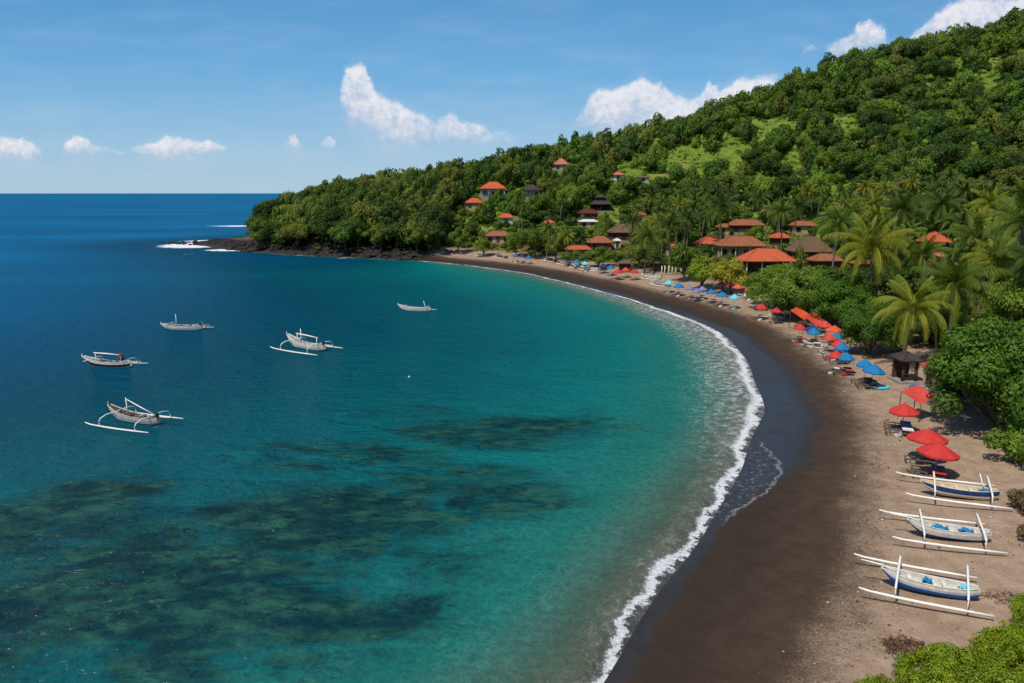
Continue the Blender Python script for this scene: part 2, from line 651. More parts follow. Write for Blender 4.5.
def ground_material():
    m, t, out = new_mat('ground')
    pos = t.new('ShaderNodeNewGeometry').outputs['Position']
    nor = t.new('ShaderNodeNewGeometry').outputs['Normal']
    d = t.attr('shore')
    hf = t.attr('headland')
    big = t.noise(pos, 0.12, 4, 0.6)
    mid = t.noise(pos, 0.9, 5, 0.65)
    fine = t.noise(pos, 9.0, 4, 0.7)
    grit = t.noise(pos, 34.0, 2, 0.7)
    dw = t.math('ADD', d, t.math('MULTIPLY', t.math('SUBTRACT', big, 0.5), 2.6))
    dw = t.math('ADD', dw, t.math('MULTIPLY', t.math('SUBTRACT', mid, 0.5), 1.5))
    dw2 = t.math('ADD', dw, t.math('MULTIPLY', t.math('SUBTRACT', fine, 0.5), 3.6))
    # dry volcanic sand
    dry = t.mix(t.rng(mid, 0.3, 0.7), srgb(150, 127, 106), srgb(178, 154, 130))
    dry = t.mix(t.rng(fine, 0.35, 0.75), t.mix(0.28, dry, srgb(96, 74, 60)), dry)
    dry = t.mix(t.rng(grit, 0.30, 0.62), t.mix(0.40, dry, srgb(84, 66, 54)), dry)
    peb = t.new('ShaderNodeTexVoronoi')
    t.l.new(pos, peb.inputs['Vector'])
    peb.inputs['Scale'].default_value = 2.3
    spot = t.math('MULTIPLY', t.rng(peb.outputs['Distance'], 0.05, 0.12, 1.0, 0.0), t.rng(big, 0.45, 0.65))
    dry = t.mix(t.math('MULTIPLY', spot, 0.5), dry, srgb(70, 56, 46))
    damp = t.mix(t.rng(mid, 0.3, 0.7), srgb(70, 56, 44), srgb(82, 66, 52))
    damp = t.mix(t.rng(grit, 0.3, 0.65), t.mix(0.5, damp, srgb(30, 26, 24)), damp)
    damp = t.mix(t.rng(dw, 2.0, 8.0, 0.62, 0.0), damp, srgb(40, 34, 30))
    wet = t.mix(t.rng(mid, 0.3, 0.7), srgb(43, 40, 38), srgb(52, 48, 45))
    spz = t.new('ShaderNodeSeparateXYZ')
    t.l.new(pos, spz.inputs[0])
    Yg = spz.outputs[1]
    wetw = t.math('MULTIPLY', t.rng(Yg, 38, 50), t.rng(Yg, 72, 110, 1.0, 0.25))
    dsh = t.math('DIVIDE', dw, t.math('MULTIPLY_ADD', wetw, 0.92, 0.22))
    s1 = t.rng(t.math('ADD', dsh, t.math('MULTIPLY', t.math('SUBTRACT', fine, 0.5), 0.8)), 3.2, 5.0)
    s2 = t.rng(t.math('ADD', dw2, t.math('MULTIPLY', t.math('SUBTRACT', grit, 0.5), 3.0)), 6.6, 10.4)
    sand = t.mix(s2, t.mix(s1, wet, damp), dry)
    sand = t.mix(t.rng(d, -0.2, -1.8), sand, t.mix(t.rng(fine, 0.3, 0.7), srgb(100, 92, 74), srgb(146, 132, 106)))
    # edge of a spent wave: a thin broken line of froth lying on the wet sand
    ly = t.math('MULTIPLY', t.math('SUBTRACT', Yg, 46.0), 0.16)
    lim = t.math('MULTIPLY', t.math('EXPONENT', t.math('MULTIPLY', t.math('MULTIPLY', ly, ly), -1.0)), 2.7)
    dl = t.math('ADD', d, t.math('MULTIPLY', t.math('SUBTRACT', mid, 0.5), 1.6))
    froth = t.math('MULTIPLY', t.rng(t.math('ABSOLUTE', t.math('SUBTRACT', dl, lim)), 0.03, 0.20, 1.0, 0.0), t.rng(lim, 0.5, 1.2))
    froth = t.math('MULTIPLY', froth, t.rng(fine, 0.42, 0.58))
    film = t.math('MULTIPLY', t.math('MULTIPLY', t.math('LESS_THAN', dl, lim), t.rng(lim, 0.5, 1.2)), t.rng(t.noise(pos, 2.6, 5, 0.75), 0.54, 0.66))
    sand = t.mix(t.math('MAXIMUM', t.math('MULTIPLY', froth, 0.42), t.math('MULTIPLY', film, 0.22)), sand, (0.5, 0.52, 0.54))
    # drift line of litter and weed between the damp and the dry sand
    wr = t.math('MULTIPLY', t.rng(dw, 9.2, 10.2), t.rng(dw, 10.2, 11.4, 1.0, 0.0))
    wr = t.math('MULTIPLY', wr, t.rng(fine, 0.56, 0.66))
    sand = t.mix(t.math('MULTIPLY', wr, 0.7), sand, srgb(54, 42, 34))
    # stone of the headland
    rockn = t.noise(pos, 0.55, 6, 0.7)
    rock = t.mix(t.rng(rockn, 0.35, 0.65), srgb(26, 23, 22), srgb(54, 48, 43))
    rock = t.mix(t.math('MULTIPLY', t.rng(t.noise(pos, 0.11, 3), 0.55, 0.65), t.rng(d, 4, 8)), rock, srgb(116, 96, 60))
    shore = t.mix(t.rng(hf, 0.3, 0.7), sand, rock)
    # soil and low grass
    gn = t.noise(pos, 0.05, 5, 0.6)
    gn2 = t.noise(pos, 0.35, 5, 0.7)
    grass = t.mix(t.rng(gn2, 0.3, 0.7), srgb(70, 94, 30), srgb(108, 126, 48))
    grass = t.mix(t.rng(gn, 0.52, 0.68), grass, srgb(124, 118, 62))
    soil = t.mix(t.rng(gn2, 0.35, 0.65), srgb(80, 62, 44), srgb(112, 90, 66))
    z = t.new('ShaderNodeSeparateXYZ')
    t.l.new(pos, z.inputs[0])
    up = t.rng(z.outputs[2], 4.5, 8.5)
    inland = t.mix(up, t.mix(t.rng(gn2, 0.45, 0.6), soil, t.mix(0.5, soil, grass)), grass)
    edge = t.math('ADD', dw2, t.math('MULTIPLY', hf, 12.0))
    col = t.mix(t.rng(edge, 20.0, 25.0), shore, inland)
    rough = t.math('MULTIPLY_ADD', t.rng(dsh, 2.6, 5.0), 0.55, 0.28)
    rough = t.mix(hf, rough, (0.8, 0.8, 0.8))
    b = principled(t, out, Base_Color=col, Roughness=rough)
    t.l.new(t.math('MULTIPLY', t.rng(dsh, 2.4, 5.2, 0.30, 0.08), t.rng(big, 0.3, 0.65, 0.55, 1.0)), b.inputs['Specular IOR Level'])
    foot = t.noise(pos, 3.2, 3, 0.6)
    hgt = t.math('MULTIPLY_ADD', fine, 0.30, t.math('MULTIPLY', grit, 0.08))
    hgt = t.math('ADD', hgt, t.math('MULTIPLY', foot, 0.9))
    hgt = t.math('MULTIPLY', hgt, t.rng(dw, 2.5, 9.0, 0.10, 1.0))
    n1 = t.bump(hgt, 0.55, 0.16)
    t.l.new(n1, b.inputs['Normal'])
    return m


MAT_GROUND = ground_material()
gx, gy, gq = polar(-64, 100, 0.34, 4.0, 820, 1.0115)
gz, gd, gh = terrain_exact(gx, gy)
me = big_mesh('ground', np.stack([gx, gy, gz], -1), gq, MAT_GROUND, {'shore': gd, 'headland': gh}, smooth=True)
tag(link(bpy.data.objects.new('ground', me)), kind='structure')


# ------------------------------------------------------------------ sea
def water_material():
    m, t, out = new_mat('sea_water')
    geo = t.new('ShaderNodeNewGeometry')
    pos = geo.outputs['Position']
    d = t.attr('shore')
    hf = t.attr('headland')
    reef = t.attr('reef')
    bay = t.attr('bay')
    s = t.math('MULTIPLY', d, -1.0)
    n_a = t.noise(pos, 0.055, 4, 0.6)
    n_b = t.noise(pos, 0.25, 4, 0.6)
    sw = t.math('ADD', s, t.math('MULTIPLY', t.math('SUBTRACT', n_a, 0.5), t.rng(s, 2, 40, 2.0, 26.0)))
    sw = t.math('ADD', sw, t.math('MULTIPLY', t.math('SUBTRACT', n_b, 0.5), t.rng(s, 1, 12, 0.5, 4.0)))
    sw = t.math('MULTIPLY_ADD', t.attr('steep'), t.rng(s, 0.0, 5.0, 10.0, 72.0), sw)
    cr = t.ramp(t.math('DIVIDE', sw, 160.0), [
        (0.0, srgb(92, 86, 68)), (0.016, srgb(70, 92, 76)), (0.042, srgb(26, 98, 88)), (0.10, srgb(4, 97, 96)),
        (0.20, srgb(0, 78, 84)), (0.36, srgb(0, 62, 78)), (0.55, srgb(0, 62, 88)), (1.0, srgb(0, 72, 112))])
    deep = t.mix(t.rng(t.noise(t.mapping(pos, scale=(0.004, 0.012, 1)), 1.0, 3), 0.3, 0.7), srgb(0, 78, 114), srgb(0, 94, 138))
    cr = t.mix(bay, cr, deep)
    # fine caustic light painted into the water colour, with mottling of the pebbly bottom
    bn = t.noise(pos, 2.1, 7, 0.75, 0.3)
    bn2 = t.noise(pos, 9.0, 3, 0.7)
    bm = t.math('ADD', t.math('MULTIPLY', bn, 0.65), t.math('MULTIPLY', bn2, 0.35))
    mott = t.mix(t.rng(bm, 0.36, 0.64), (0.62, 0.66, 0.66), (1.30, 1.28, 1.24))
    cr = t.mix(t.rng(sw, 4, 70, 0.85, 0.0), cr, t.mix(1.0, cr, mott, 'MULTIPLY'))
    # coral patches under the surface
    v = t.mapping(pos, scale=(0.7, 1.4, 1), rot=(0, 0, math.radians(-32)))
    rn = t.noise(v, 0.20, 7, 0.70, 0.7)
    rn2 = t.noise(v, 0.9, 5, 0.7, 0.5)
    rm = t.math('ADD', t.math('MULTIPLY', rn, 0.75), t.math('MULTIPLY', rn2, 0.25))
    rm = t.math('ADD', rm, t.math('MULTIPLY', t.math('SUBTRACT', reef, 0.5), 0.30))
    mask = t.rng(rm, 0.43, 0.60)
    coral = t.mix(t.rng(rn2, 0.42, 0.62), srgb(0, 27, 31), srgb(20, 54, 40))
    hd = t.new('ShaderNodeTexVoronoi', feature='SMOOTH_F1')
    hw = t.new('ShaderNodeVectorMath', operation='MULTIPLY_ADD')
    hn = t.new('ShaderNodeTexNoise')
    t.l.new(pos, hn.inputs['Vector'])
    hn.inputs['Scale'].default_value = 0.7
    hn.inputs['Detail'].default_value = 4
    t.l.new(hn.outputs['Color'], hw.inputs[0])
    hw.inputs[1].default_value = (2.2, 2.2, 0)
    t.l.new(v, hw.inputs[2])
    t.l.new(hw.outputs[0], hd.inputs['Vector'])
    hd.inputs['Scale'].default_value = 0.62
    heads = t.math('MULTIPLY', t.rng(hd.outputs['Distance'], 0.20, 0.62, 1.0, 0.0), t.rng(rn2, 0.35, 0.6))
    coral = t.mix(t.math('MULTIPLY', heads, 0.8), coral, srgb(40, 84, 62))
    coral = t.mix(t.rng(t.noise(v, 0.33, 4), 0.50, 0.66), coral, srgb(0, 26, 30))
    cr = t.mix(t.rng(reef, 0.1, 0.8, 0.0, 0.42), cr, srgb(0, 52, 58))
    cr = t.mix(t.math('MULTIPLY', mask, t.rng(reef, 0.02, 0.35, 0.0, 0.86)), cr, coral)
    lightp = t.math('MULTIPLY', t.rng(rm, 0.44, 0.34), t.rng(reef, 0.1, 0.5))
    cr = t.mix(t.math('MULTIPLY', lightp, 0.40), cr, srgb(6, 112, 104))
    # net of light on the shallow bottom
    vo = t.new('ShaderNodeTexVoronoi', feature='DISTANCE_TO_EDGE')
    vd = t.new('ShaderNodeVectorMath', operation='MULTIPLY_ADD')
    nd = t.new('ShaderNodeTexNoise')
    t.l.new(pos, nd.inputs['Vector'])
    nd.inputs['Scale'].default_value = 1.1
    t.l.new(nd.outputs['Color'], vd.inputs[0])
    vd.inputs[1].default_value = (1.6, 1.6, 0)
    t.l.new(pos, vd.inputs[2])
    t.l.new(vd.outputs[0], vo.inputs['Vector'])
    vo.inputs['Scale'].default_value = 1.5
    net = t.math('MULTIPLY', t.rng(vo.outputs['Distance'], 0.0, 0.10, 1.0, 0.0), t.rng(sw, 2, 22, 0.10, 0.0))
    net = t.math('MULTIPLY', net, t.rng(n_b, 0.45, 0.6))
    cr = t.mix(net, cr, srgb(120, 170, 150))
    # foam
    sp = t.new('ShaderNodeSeparateXYZ')
    t.l.new(pos, sp.inputs[0])
    Y = sp.outputs[1]
    wide = t.math('MULTIPLY', t.rng(Y, 38, 70, 0.0, 1.0), t.rng(Y, 95, 170, 1.0, 0.25))
    wide = t.math('MULTIPLY', wide, t.rng(hf, 0, .5, 1, 0.3))
    fa = t.noise(pos, 0.22, 3, 0.5)
    fb = t.noise(pos, 1.3, 5, 0.7, 0.6)
    fc = t.noise(pos, 5.0, 5, 0.75, 0.5)
    sf = t.math('ADD', s, t.math('MULTIPLY', t.math('SUBTRACT', fa, 0.5), 2.4))
    sf = t.math('ADD', sf, t.math('MULTIPLY', t.math('SUBTRACT', fb, 0.5), 1.8))
    band_w = t.math('MULTIPLY_ADD', wide, 0.60, 0.55)
    core = t.math('SUBTRACT', 1.0, t.math('DIVIDE', t.math('ABSOLUTE', t.math('SUBTRACT', sf, t.math('MULTIPLY', band_w, 0.62))), band_w), clamp=True)
    holes = t.math('ADD', t.math('MULTIPLY', fb, 0.45), t.math('MULTIPLY', fc, 0.55))
    fo = t.rng(t.math('ADD', core, t.math('MULTIPLY', t.math('SUBTRACT', holes, 0.50), 3.2)), 0.22, 0.85)
    fo = t.math('MULTIPLY', fo, t.rng(core, 0.0, 0.12))
    vl = t.new('ShaderNodeTexVoronoi', feature='DISTANCE_TO_EDGE')
    vw = t.new('ShaderNodeVectorMath', operation='ADD')
    t.l.new(t.mapping(pos, scale=(1.0, 0.7, 1)), vw.inputs[0])
    nz = t.new('ShaderNodeTexNoise')
    t.l.new(pos, nz.inputs['Vector'])
    nz.inputs['Scale'].default_value = 1.4
    nz.inputs['Detail'].default_value = 4
    sc = t.new('ShaderNodeVectorMath', operation='SCALE')
    t.l.new(nz.outputs['Color'], sc.inputs[0])
    sc.inputs['Scale'].default_value = 1.2
    t.l.new(sc.outputs[0], vw.inputs[1])
    t.l.new(vw.outputs[0], vl.inputs['Vector'])
    vl.inputs['Scale'].default_value = 2.0
    lace = t.rng(vl.outputs['Distance'], 0.02, 0.16, 1.0, 0.0)
    reach = t.math('MULTIPLY_ADD', wide, 5.5, 2.6)
    lz = t.math('MULTIPLY', t.rng(t.math('DIVIDE', sf, reach), 0.3, 1.15, 1.0, 0.0), t.rng(fb, 0.42, 0.62))
    milk = t.math('MULTIPLY', t.rng(t.math('DIVIDE', sf, reach), 0.1, 0.9, 1.0, 0.0), t.rng(fb, 0.36, 0.7, 0.05, 0.42))
    lz = t.math('MAXIMUM', t.math('MULTIPLY', t.math('MULTIPLY', lace, lz), t.math('MULTIPLY_ADD', wide, 0.45, 0.25)), t.math('MULTIPLY', milk, t.math('MULTIPLY_ADD', wide, 0.6, 0.35)))
    shoreok = t.rng(t.attr('coast'), 0.2, 0.8)
    foam = t.math('MAXIMUM', fo, lz)
    # surf round the rocks of the headland
    rs = t.attr('surf')
    rk = t.rng(t.math('ADD', rs, t.math('MULTIPLY', t.math('SUBTRACT', t.noise(pos, 0.5, 5, 0.7), 0.5), 1.3)), 0.55, 0.72)
    foam = t.math('MAXIMUM', t.math('MULTIPLY', foam, shoreok), rk)
    # sheet thins out to clear water at the edge of the sand
    clear = t.rng(t.math('ADD', s, t.math('MULTIPLY', t.math('SUBTRACT', n_b, .5), 1.5)), 0.0, 5.0, 0.25, 1.0)
    wv1 = t.noise(t.mapping(pos, scale=(0.55, 1.0, 1), rot=(0, 0, math.radians(-14))), 0.5, 3, 0.55, 0.3)
    wv2 = t.noise(t.mapping(pos, scale=(0.7, 1.0, 1), rot=(0, 0, math.radians(16))), 1.5, 4, 0.6, 0.4)
    wv3 = t.noise(t.mapping(pos, scale=(0.8, 1.0, 1), rot=(0, 0, math.radians(-30))), 5.0, 3, 0.6)
    wh = t.math('ADD', t.math('MULTIPLY', wv1, 0.9), t.math('MULTIPLY_ADD', wv2, 0.42, t.math('MULTIPLY', wv3, 0.09)))
    wh = t.math('MULTIPLY', wh, t.rng(s, 0, 30, 0.35, 1.0))
    nrm = t.bump(wh, 1.0, 0.85)
    # wind waves: light scattered back from the water body, and a sky reflection that a ruffled sea keeps low even near the horizon
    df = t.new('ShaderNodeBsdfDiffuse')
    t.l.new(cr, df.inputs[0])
    t.l.new(nrm, df.inputs['Normal'])
    gl = t.new('ShaderNodeBsdfGlossy')
    gl.inputs['Roughness'].default_value = 0.10
    t.l.new(nrm, gl.inputs['Normal'])
    fr = t.new('ShaderNodeFresnel')
    fr.inputs[0].default_value = 1.33
    t.l.new(nrm, fr.inputs['Normal'])
    b = t.new('ShaderNodeMixShader')
    t.l.new(t.math('MINIMUM', t.math('MULTIPLY', fr.outputs[0], 0.5), 0.07), b.inputs[0])
    t.l.new(df.outputs[0], b.inputs[1])
    t.l.new(gl.outputs[0], b.inputs[2])
    tr = t.new('ShaderNodeBsdfTransparent')
    tr.inputs[0].default_value = (0.72, 0.86, 0.84, 1)
    mx = t.new('ShaderNodeMixShader')
    t.l.new(clear, mx.inputs[0])
    t.l.new(tr.outputs[0], mx.inputs[1])
    t.l.new(b.outputs[0], mx.inputs[2])
    fm = t.new('ShaderNodeBsdfPrincipled')
    fm.inputs['Base Color'].default_value = (0.68, 0.69, 0.69, 1)
    fm.inputs['Roughness'].default_value = 0.8
    t.l.new(t.bump(holes, 1.0, 0.30), fm.inputs['Normal'])
    mx2 = t.new('ShaderNodeMixShader')
    t.l.new(foam, mx2.inputs[0])
    t.l.new(mx.outputs[0], mx2.inputs[1])
    t.l.new(fm.outputs[0], mx2.inputs[2])
    t.l.new(mx2.outputs[0], out.inputs[0])
    return m


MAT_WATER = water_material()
wx, wy, wq = polar(-80, 62, 0.34, 9.0, 45000, 1.0125)
wd = shore_dist(wx, wy)
wh_ = headland(wx, wy)
_, wd, _ = terrain_exact(wx, wy)
keep = (wd[wq] < 4.0).any(axis=1)
wq = wq[keep]


def blob(x, y, P):
    v = np.zeros_like(x)
    for (px, py, rx, ry, k) in P:
        cx, cy = flat(px, py)
        ax = abs(flat(px + rx, py)[0] - cx)
        ay = max(abs(flat(px, py - ry)[1] - cy), 1.0)
        v = np.maximum(v, k * np.exp(-(((x - cx) / ax) ** 2 + ((y - cy) / ay) ** 2) ** 1.5))
    return v


reef = blob(wx, wy, [(150, 590, 230, 80, 1.0), (330, 520, 170, 45, .95), (60, 520, 120, 50, .8), (460, 490, 140, 36, .72), (510, 430, 140, 20, .7), (330, 455, 140, 20, .5), (620, 412, 70, 9, .35),
                     (420, 415, 110, 16, .45), (300, 610, 190, 45, .75), (440, 600, 90, 40, .35), (100, 680, 160, 40, .8), (400, 560, 120, 40, .6), (330, 660, 120, 30, .55), (600, 372, 50, 8, .35)])
bay = 1 - np.exp(-(np.maximum(0, (-wx - 40)) / 60.0) ** 2)
bay = np.maximum(bay, sstep(255, 320, wy)) * sstep(20, 70, -wd)
coast = (1 - wh_ * 0.6) * (wy < 240)
surf = blob(wx, wy, [(200, 245.0, 42, 3.2, 1.15), (232, 250, 34, 1.5, .95), (225, 241, 50, 1.6, 1.0), (240, 226, 26, 0.8, .95), (180, 247, 26, 1.6, .75), (300, 255.5, 30, 0.6, .6), (345, 258, 22, .55, .66), (190, 254, 12, .5, .62), (225, 226, 26, .5, .8)])
ridge = 0.34 * np.exp(-((wd + 1.5) / 0.8) ** 2) * (0.55 + 0.45 * wob(wx, wy, 0.35, 41)) * (1 - wh_) * (wy < 230)
wz = np.where(wd < 6, ridge, 0.0)
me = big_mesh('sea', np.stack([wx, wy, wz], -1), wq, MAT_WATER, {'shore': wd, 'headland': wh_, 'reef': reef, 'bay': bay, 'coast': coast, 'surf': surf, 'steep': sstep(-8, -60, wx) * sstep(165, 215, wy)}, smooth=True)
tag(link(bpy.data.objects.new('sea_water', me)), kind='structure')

# ------------------------------------------------------------------ materials of the made things
def tile_material(name, lo, hi, course=0.32):
    m, t, out = new_mat(name)
    tc = t.new('ShaderNodeTexCoord')
    v = tc.outputs['Object']
    n = t.noise(v, 1.1, 5, 0.65)
    n2 = t.noise(v, 6.0, 3, 0.7)
    sx = t.new('ShaderNodeSeparateXYZ')
    t.l.new(v, sx.inputs[0])
    rows = t.math('FRACT', t.math('MULTIPLY', sx.outputs[2], 1.0 / (course * 0.55)))
    k = t.math('ADD', t.math('MULTIPLY', n, 0.65), t.math('MULTIPLY', n2, 0.35))
    c = t.mix(t.rng(k, 0.32, 0.68), lo, hi)
    c = t.mix(t.math('MULTIPLY', t.rng(n, 0.55, 0.7), 0.45), c, tuple(q * 0.35 for q in lo))
    c = t.mix(t.rng(rows, 0.0, 0.14, 0.35, 0.0), c, tuple(q * 0.4 for q in lo))
    b = principled(t, out, Base_Color=c, Roughness=0.75)
    b.inputs['Specular IOR Level'].default_value = 0.2
    t.l.new(t.bump(t.math('MULTIPLY_ADD', rows, 0.6, n2), 0.6, 0.05), b.inputs['Normal'])
    return m


M = {}
M['tile_orange'] = tile_material('tile_orange', srgb(160, 72, 42), srgb(194, 98, 62))
M['tile_red'] = tile_material('tile_red', srgb(150, 72, 48), srgb(188, 94, 64))
M['tile_pink'] = tile_material('tile_pink', srgb(150, 86, 72), srgb(190, 112, 96))
M['tile_brown'] = tile_material('tile_brown', srgb(118, 70, 48), srgb(158, 98, 70))
M['tile_maroon'] = tile_material('tile_maroon', srgb(74, 34, 34), srgb(102, 48, 46))
M['thatch_dark'] = tile_material('thatch_dark', srgb(48, 42, 38), srgb(74, 66, 60), 0.2)
M['thatch_brown'] = tile_material('thatch_brown', srgb(84, 66, 48), srgb(118, 94, 68), 0.2)
M['sheet_white'] = plain('sheet_white', srgb(196, 194, 188), 0.5, 0.15)
M['sheet_rust'] = plain('sheet_rust', srgb(150, 120, 110), 0.6, 0.3)
M['plaster'] = plain('plaster', srgb(206, 198, 184), 0.85, 0.12, 1.2)
M['plaster_tan'] = plain('plaster_tan', srgb(172, 146, 116), 0.85, 0.15, 1.2)
M['brickwork'] = plain('brickwork', srgb(136, 84, 58), 0.85, 0.2, 3)
M['timber'] = plain('timber', srgb(84, 58, 40), 0.7, 0.25, 4)
M['timber_grey'] = plain('timber_grey', srgb(98, 88, 78), 0.8, 0.25, 4)
M['pane'] = plain('window_glass', srgb(26, 30, 34), 0.12, 0.2, 2, spec=0.6)
M['concrete'] = plain('concrete', srgb(140, 134, 126), 0.85, 0.2, 1.5)
M['white_paint'] = plain('white_paint', srgb(206, 202, 192), 0.55, 0.22, 2.5)
M['bamboo'] = plain('bamboo_white', srgb(226, 221, 208), 0.5, 0.12, 5)
M['wood_white'] = plain('weathered_white', srgb(176, 172, 162), 0.6, 0.28, 4)
M['blue_paint'] = plain('blue_paint', srgb(20, 92, 170), 0.45, 0.15, 3)
M['navy_paint'] = plain('navy_paint', srgb(22, 62, 112), 0.45, 0.15, 3)
M['cream_paint'] = plain('cream_paint', srgb(206, 192, 164), 0.5, 0.12, 3)
M['dark_paint'] = plain('dark_paint', srgb(40, 38, 44), 0.5, 0.2, 3)
M['blue_cloth'] = plain('blue_cloth', srgb(20, 106, 152), 0.75, 0.12, 5)
M['navy_cloth'] = plain('navy_cloth', srgb(36, 52, 104), 0.75, 0.15, 5)
M['lilac_cloth'] = plain('lilac_cloth', srgb(112, 112, 152), 0.75, 0.18, 5)
M['cyan_cloth'] = plain('cyan_cloth', srgb(90, 186, 200), 0.7, 0.12, 5)
M['red_cloth'] = plain('red_cloth', srgb(180, 48, 42), 0.75, 0.10, 3)
M['faded_red_cloth'] = plain('faded_red_cloth', srgb(186, 66, 54), 0.75, 0.14, 3)
M['orange_cloth'] = plain('orange_cloth', srgb(196, 80, 46), 0.75, 0.15, 3)
M['steel'] = plain('steel_pole', srgb(150, 148, 144), 0.35, 0.1, 4, metal=0.6)
M['rope'] = plain('rope', srgb(150, 132, 100), 0.9, 0.2, 8)
M['net'] = plain('fishing_net', srgb(60, 78, 58), 0.9, 0.3, 8)
M['skin'] = plain('skin', srgb(128, 86, 62), 0.55, 0.08, 8)
M['hair'] = plain('hair', srgb(26, 20, 18), 0.6, 0.1, 8)
M['yellow_cloth'] = plain('yellow_cloth', srgb(206, 170, 50), 0.75, 0.12, 5)
M['stone'] = plain('basalt', srgb(42, 37, 35), 0.85, 0.4, 1.2, bump=0.12)
M['stone_grey'] = plain('grey_stone', srgb(118, 108, 98), 0.85, 0.3, 1.2, bump=0.1)


def bark_material():
    m, t, out = new_mat('bark')
    tc = t.new('ShaderNodeTexCoord')
    v = t.mapping(tc.outputs['Object'], scale=(1, 1, 0.35))
    n = t.noise(v, 5, 5, 0.65)
    c = t.mix(t.rng(n, 0.3, 0.7), srgb(70, 56, 44), srgb(122, 104, 84))
    b = principled(t, out, Base_Color=c, Roughness=0.9)
    t.l.new(t.bump(n, 0.7, 0.06), b.inputs['Normal'])
    return m


def palm_bark_material():
    m, t, out = new_mat('palm_bark')
    tc = t.new('ShaderNodeTexCoord')
    wv = t.new('ShaderNodeTexWave', bands_direction='Z')
    t.l.new(tc.outputs['Object'], wv.inputs['Vector'])
    wv.inputs['Scale'].default_value = 2.2
    wv.inputs['Distortion'].default_value = 1.5
    c = t.mix(wv.outputs[1], srgb(82, 72, 60), srgb(128, 116, 98))
    b = principled(t, out, Base_Color=c, Roughness=0.9)
    t.l.new(t.bump(wv.outputs[1], 0.5, 0.03), b.inputs['Normal'])
    return m


def leaf_material(name, per_tree=True, gloss=0.15, trans=0.40):
    """leaves: the tone of the tree times a tone of each leaf clump"""
    m, t, out = new_mat(name)
    if per_tree:
        n = t.new('ShaderNodeObjectInfo')
        base = n.outputs['Color']
    else:
        base = t.attr('tone', 'Color')
    v = t.attr('leaf')
    c = t.mix(v, t.mix(1.0, base, (0.60, 0.66, 0.60), 'MULTIPLY'), t.mix(1.0, base, (1.45, 1.36, 1.30), 'MULTIPLY'))
    b = t.new('ShaderNodeBsdfPrincipled')
    t.l.new(c, b.inputs['Base Color'])
    b.inputs['Roughness'].default_value = 0.55
    b.inputs['Specular IOR Level'].default_value = gloss
    tl = t.new('ShaderNodeBsdfTranslucent')
    t.l.new(t.mix(1.0, c, (1.1, 1.25, 0.5), 'MULTIPLY'), tl.inputs[0])
    mx = t.new('ShaderNodeMixShader')
    mx.inputs[0].default_value = trans
    t.l.new(b.outputs[0], mx.inputs[1])
    t.l.new(tl.outputs[0], mx.inputs[2])
    t.l.new(mx.outputs[0], out.inputs[0])
    return m


M['bark'] = bark_material()
M['palm_bark'] = palm_bark_material()
M['leaf'] = leaf_material('leaves')
M['frond'] = leaf_material('palm_fronds', gloss=0.15, trans=0.34)
M['leaf_mass'] = leaf_material('forest_leaves', per_tree=False)

# ------------------------------------------------------------------ trees
def leaf_quads(P, N, size, r, aspect=0.62):
    """one leaf-clump face per point, facing roughly along N"""
    n = len(P)
    A = r.normal(size=(n, 3))
    T = np.cross(N, A)
    T /= np.linalg.norm(T, axis=1)[:, None] + 1e-9
    B = np.cross(N, T)
    s = (size * r.uniform(0.6, 1.3, n))[:, None]
    v = np.empty((n, 4, 3))
    bend = N * s * 0.18
    v[:, 0] = P - T * s * 0.5 - B * s * 0.1
    v[:, 1] = P - B * s * aspect * 0.5 + bend
    v[:, 2] = P + T * s * 0.5 + B * s * 0.05
    v[:, 3] = P + B * s * aspect * 0.5 + bend
    return v.reshape(-1, 3), np.arange(n * 4).reshape(n, 4)


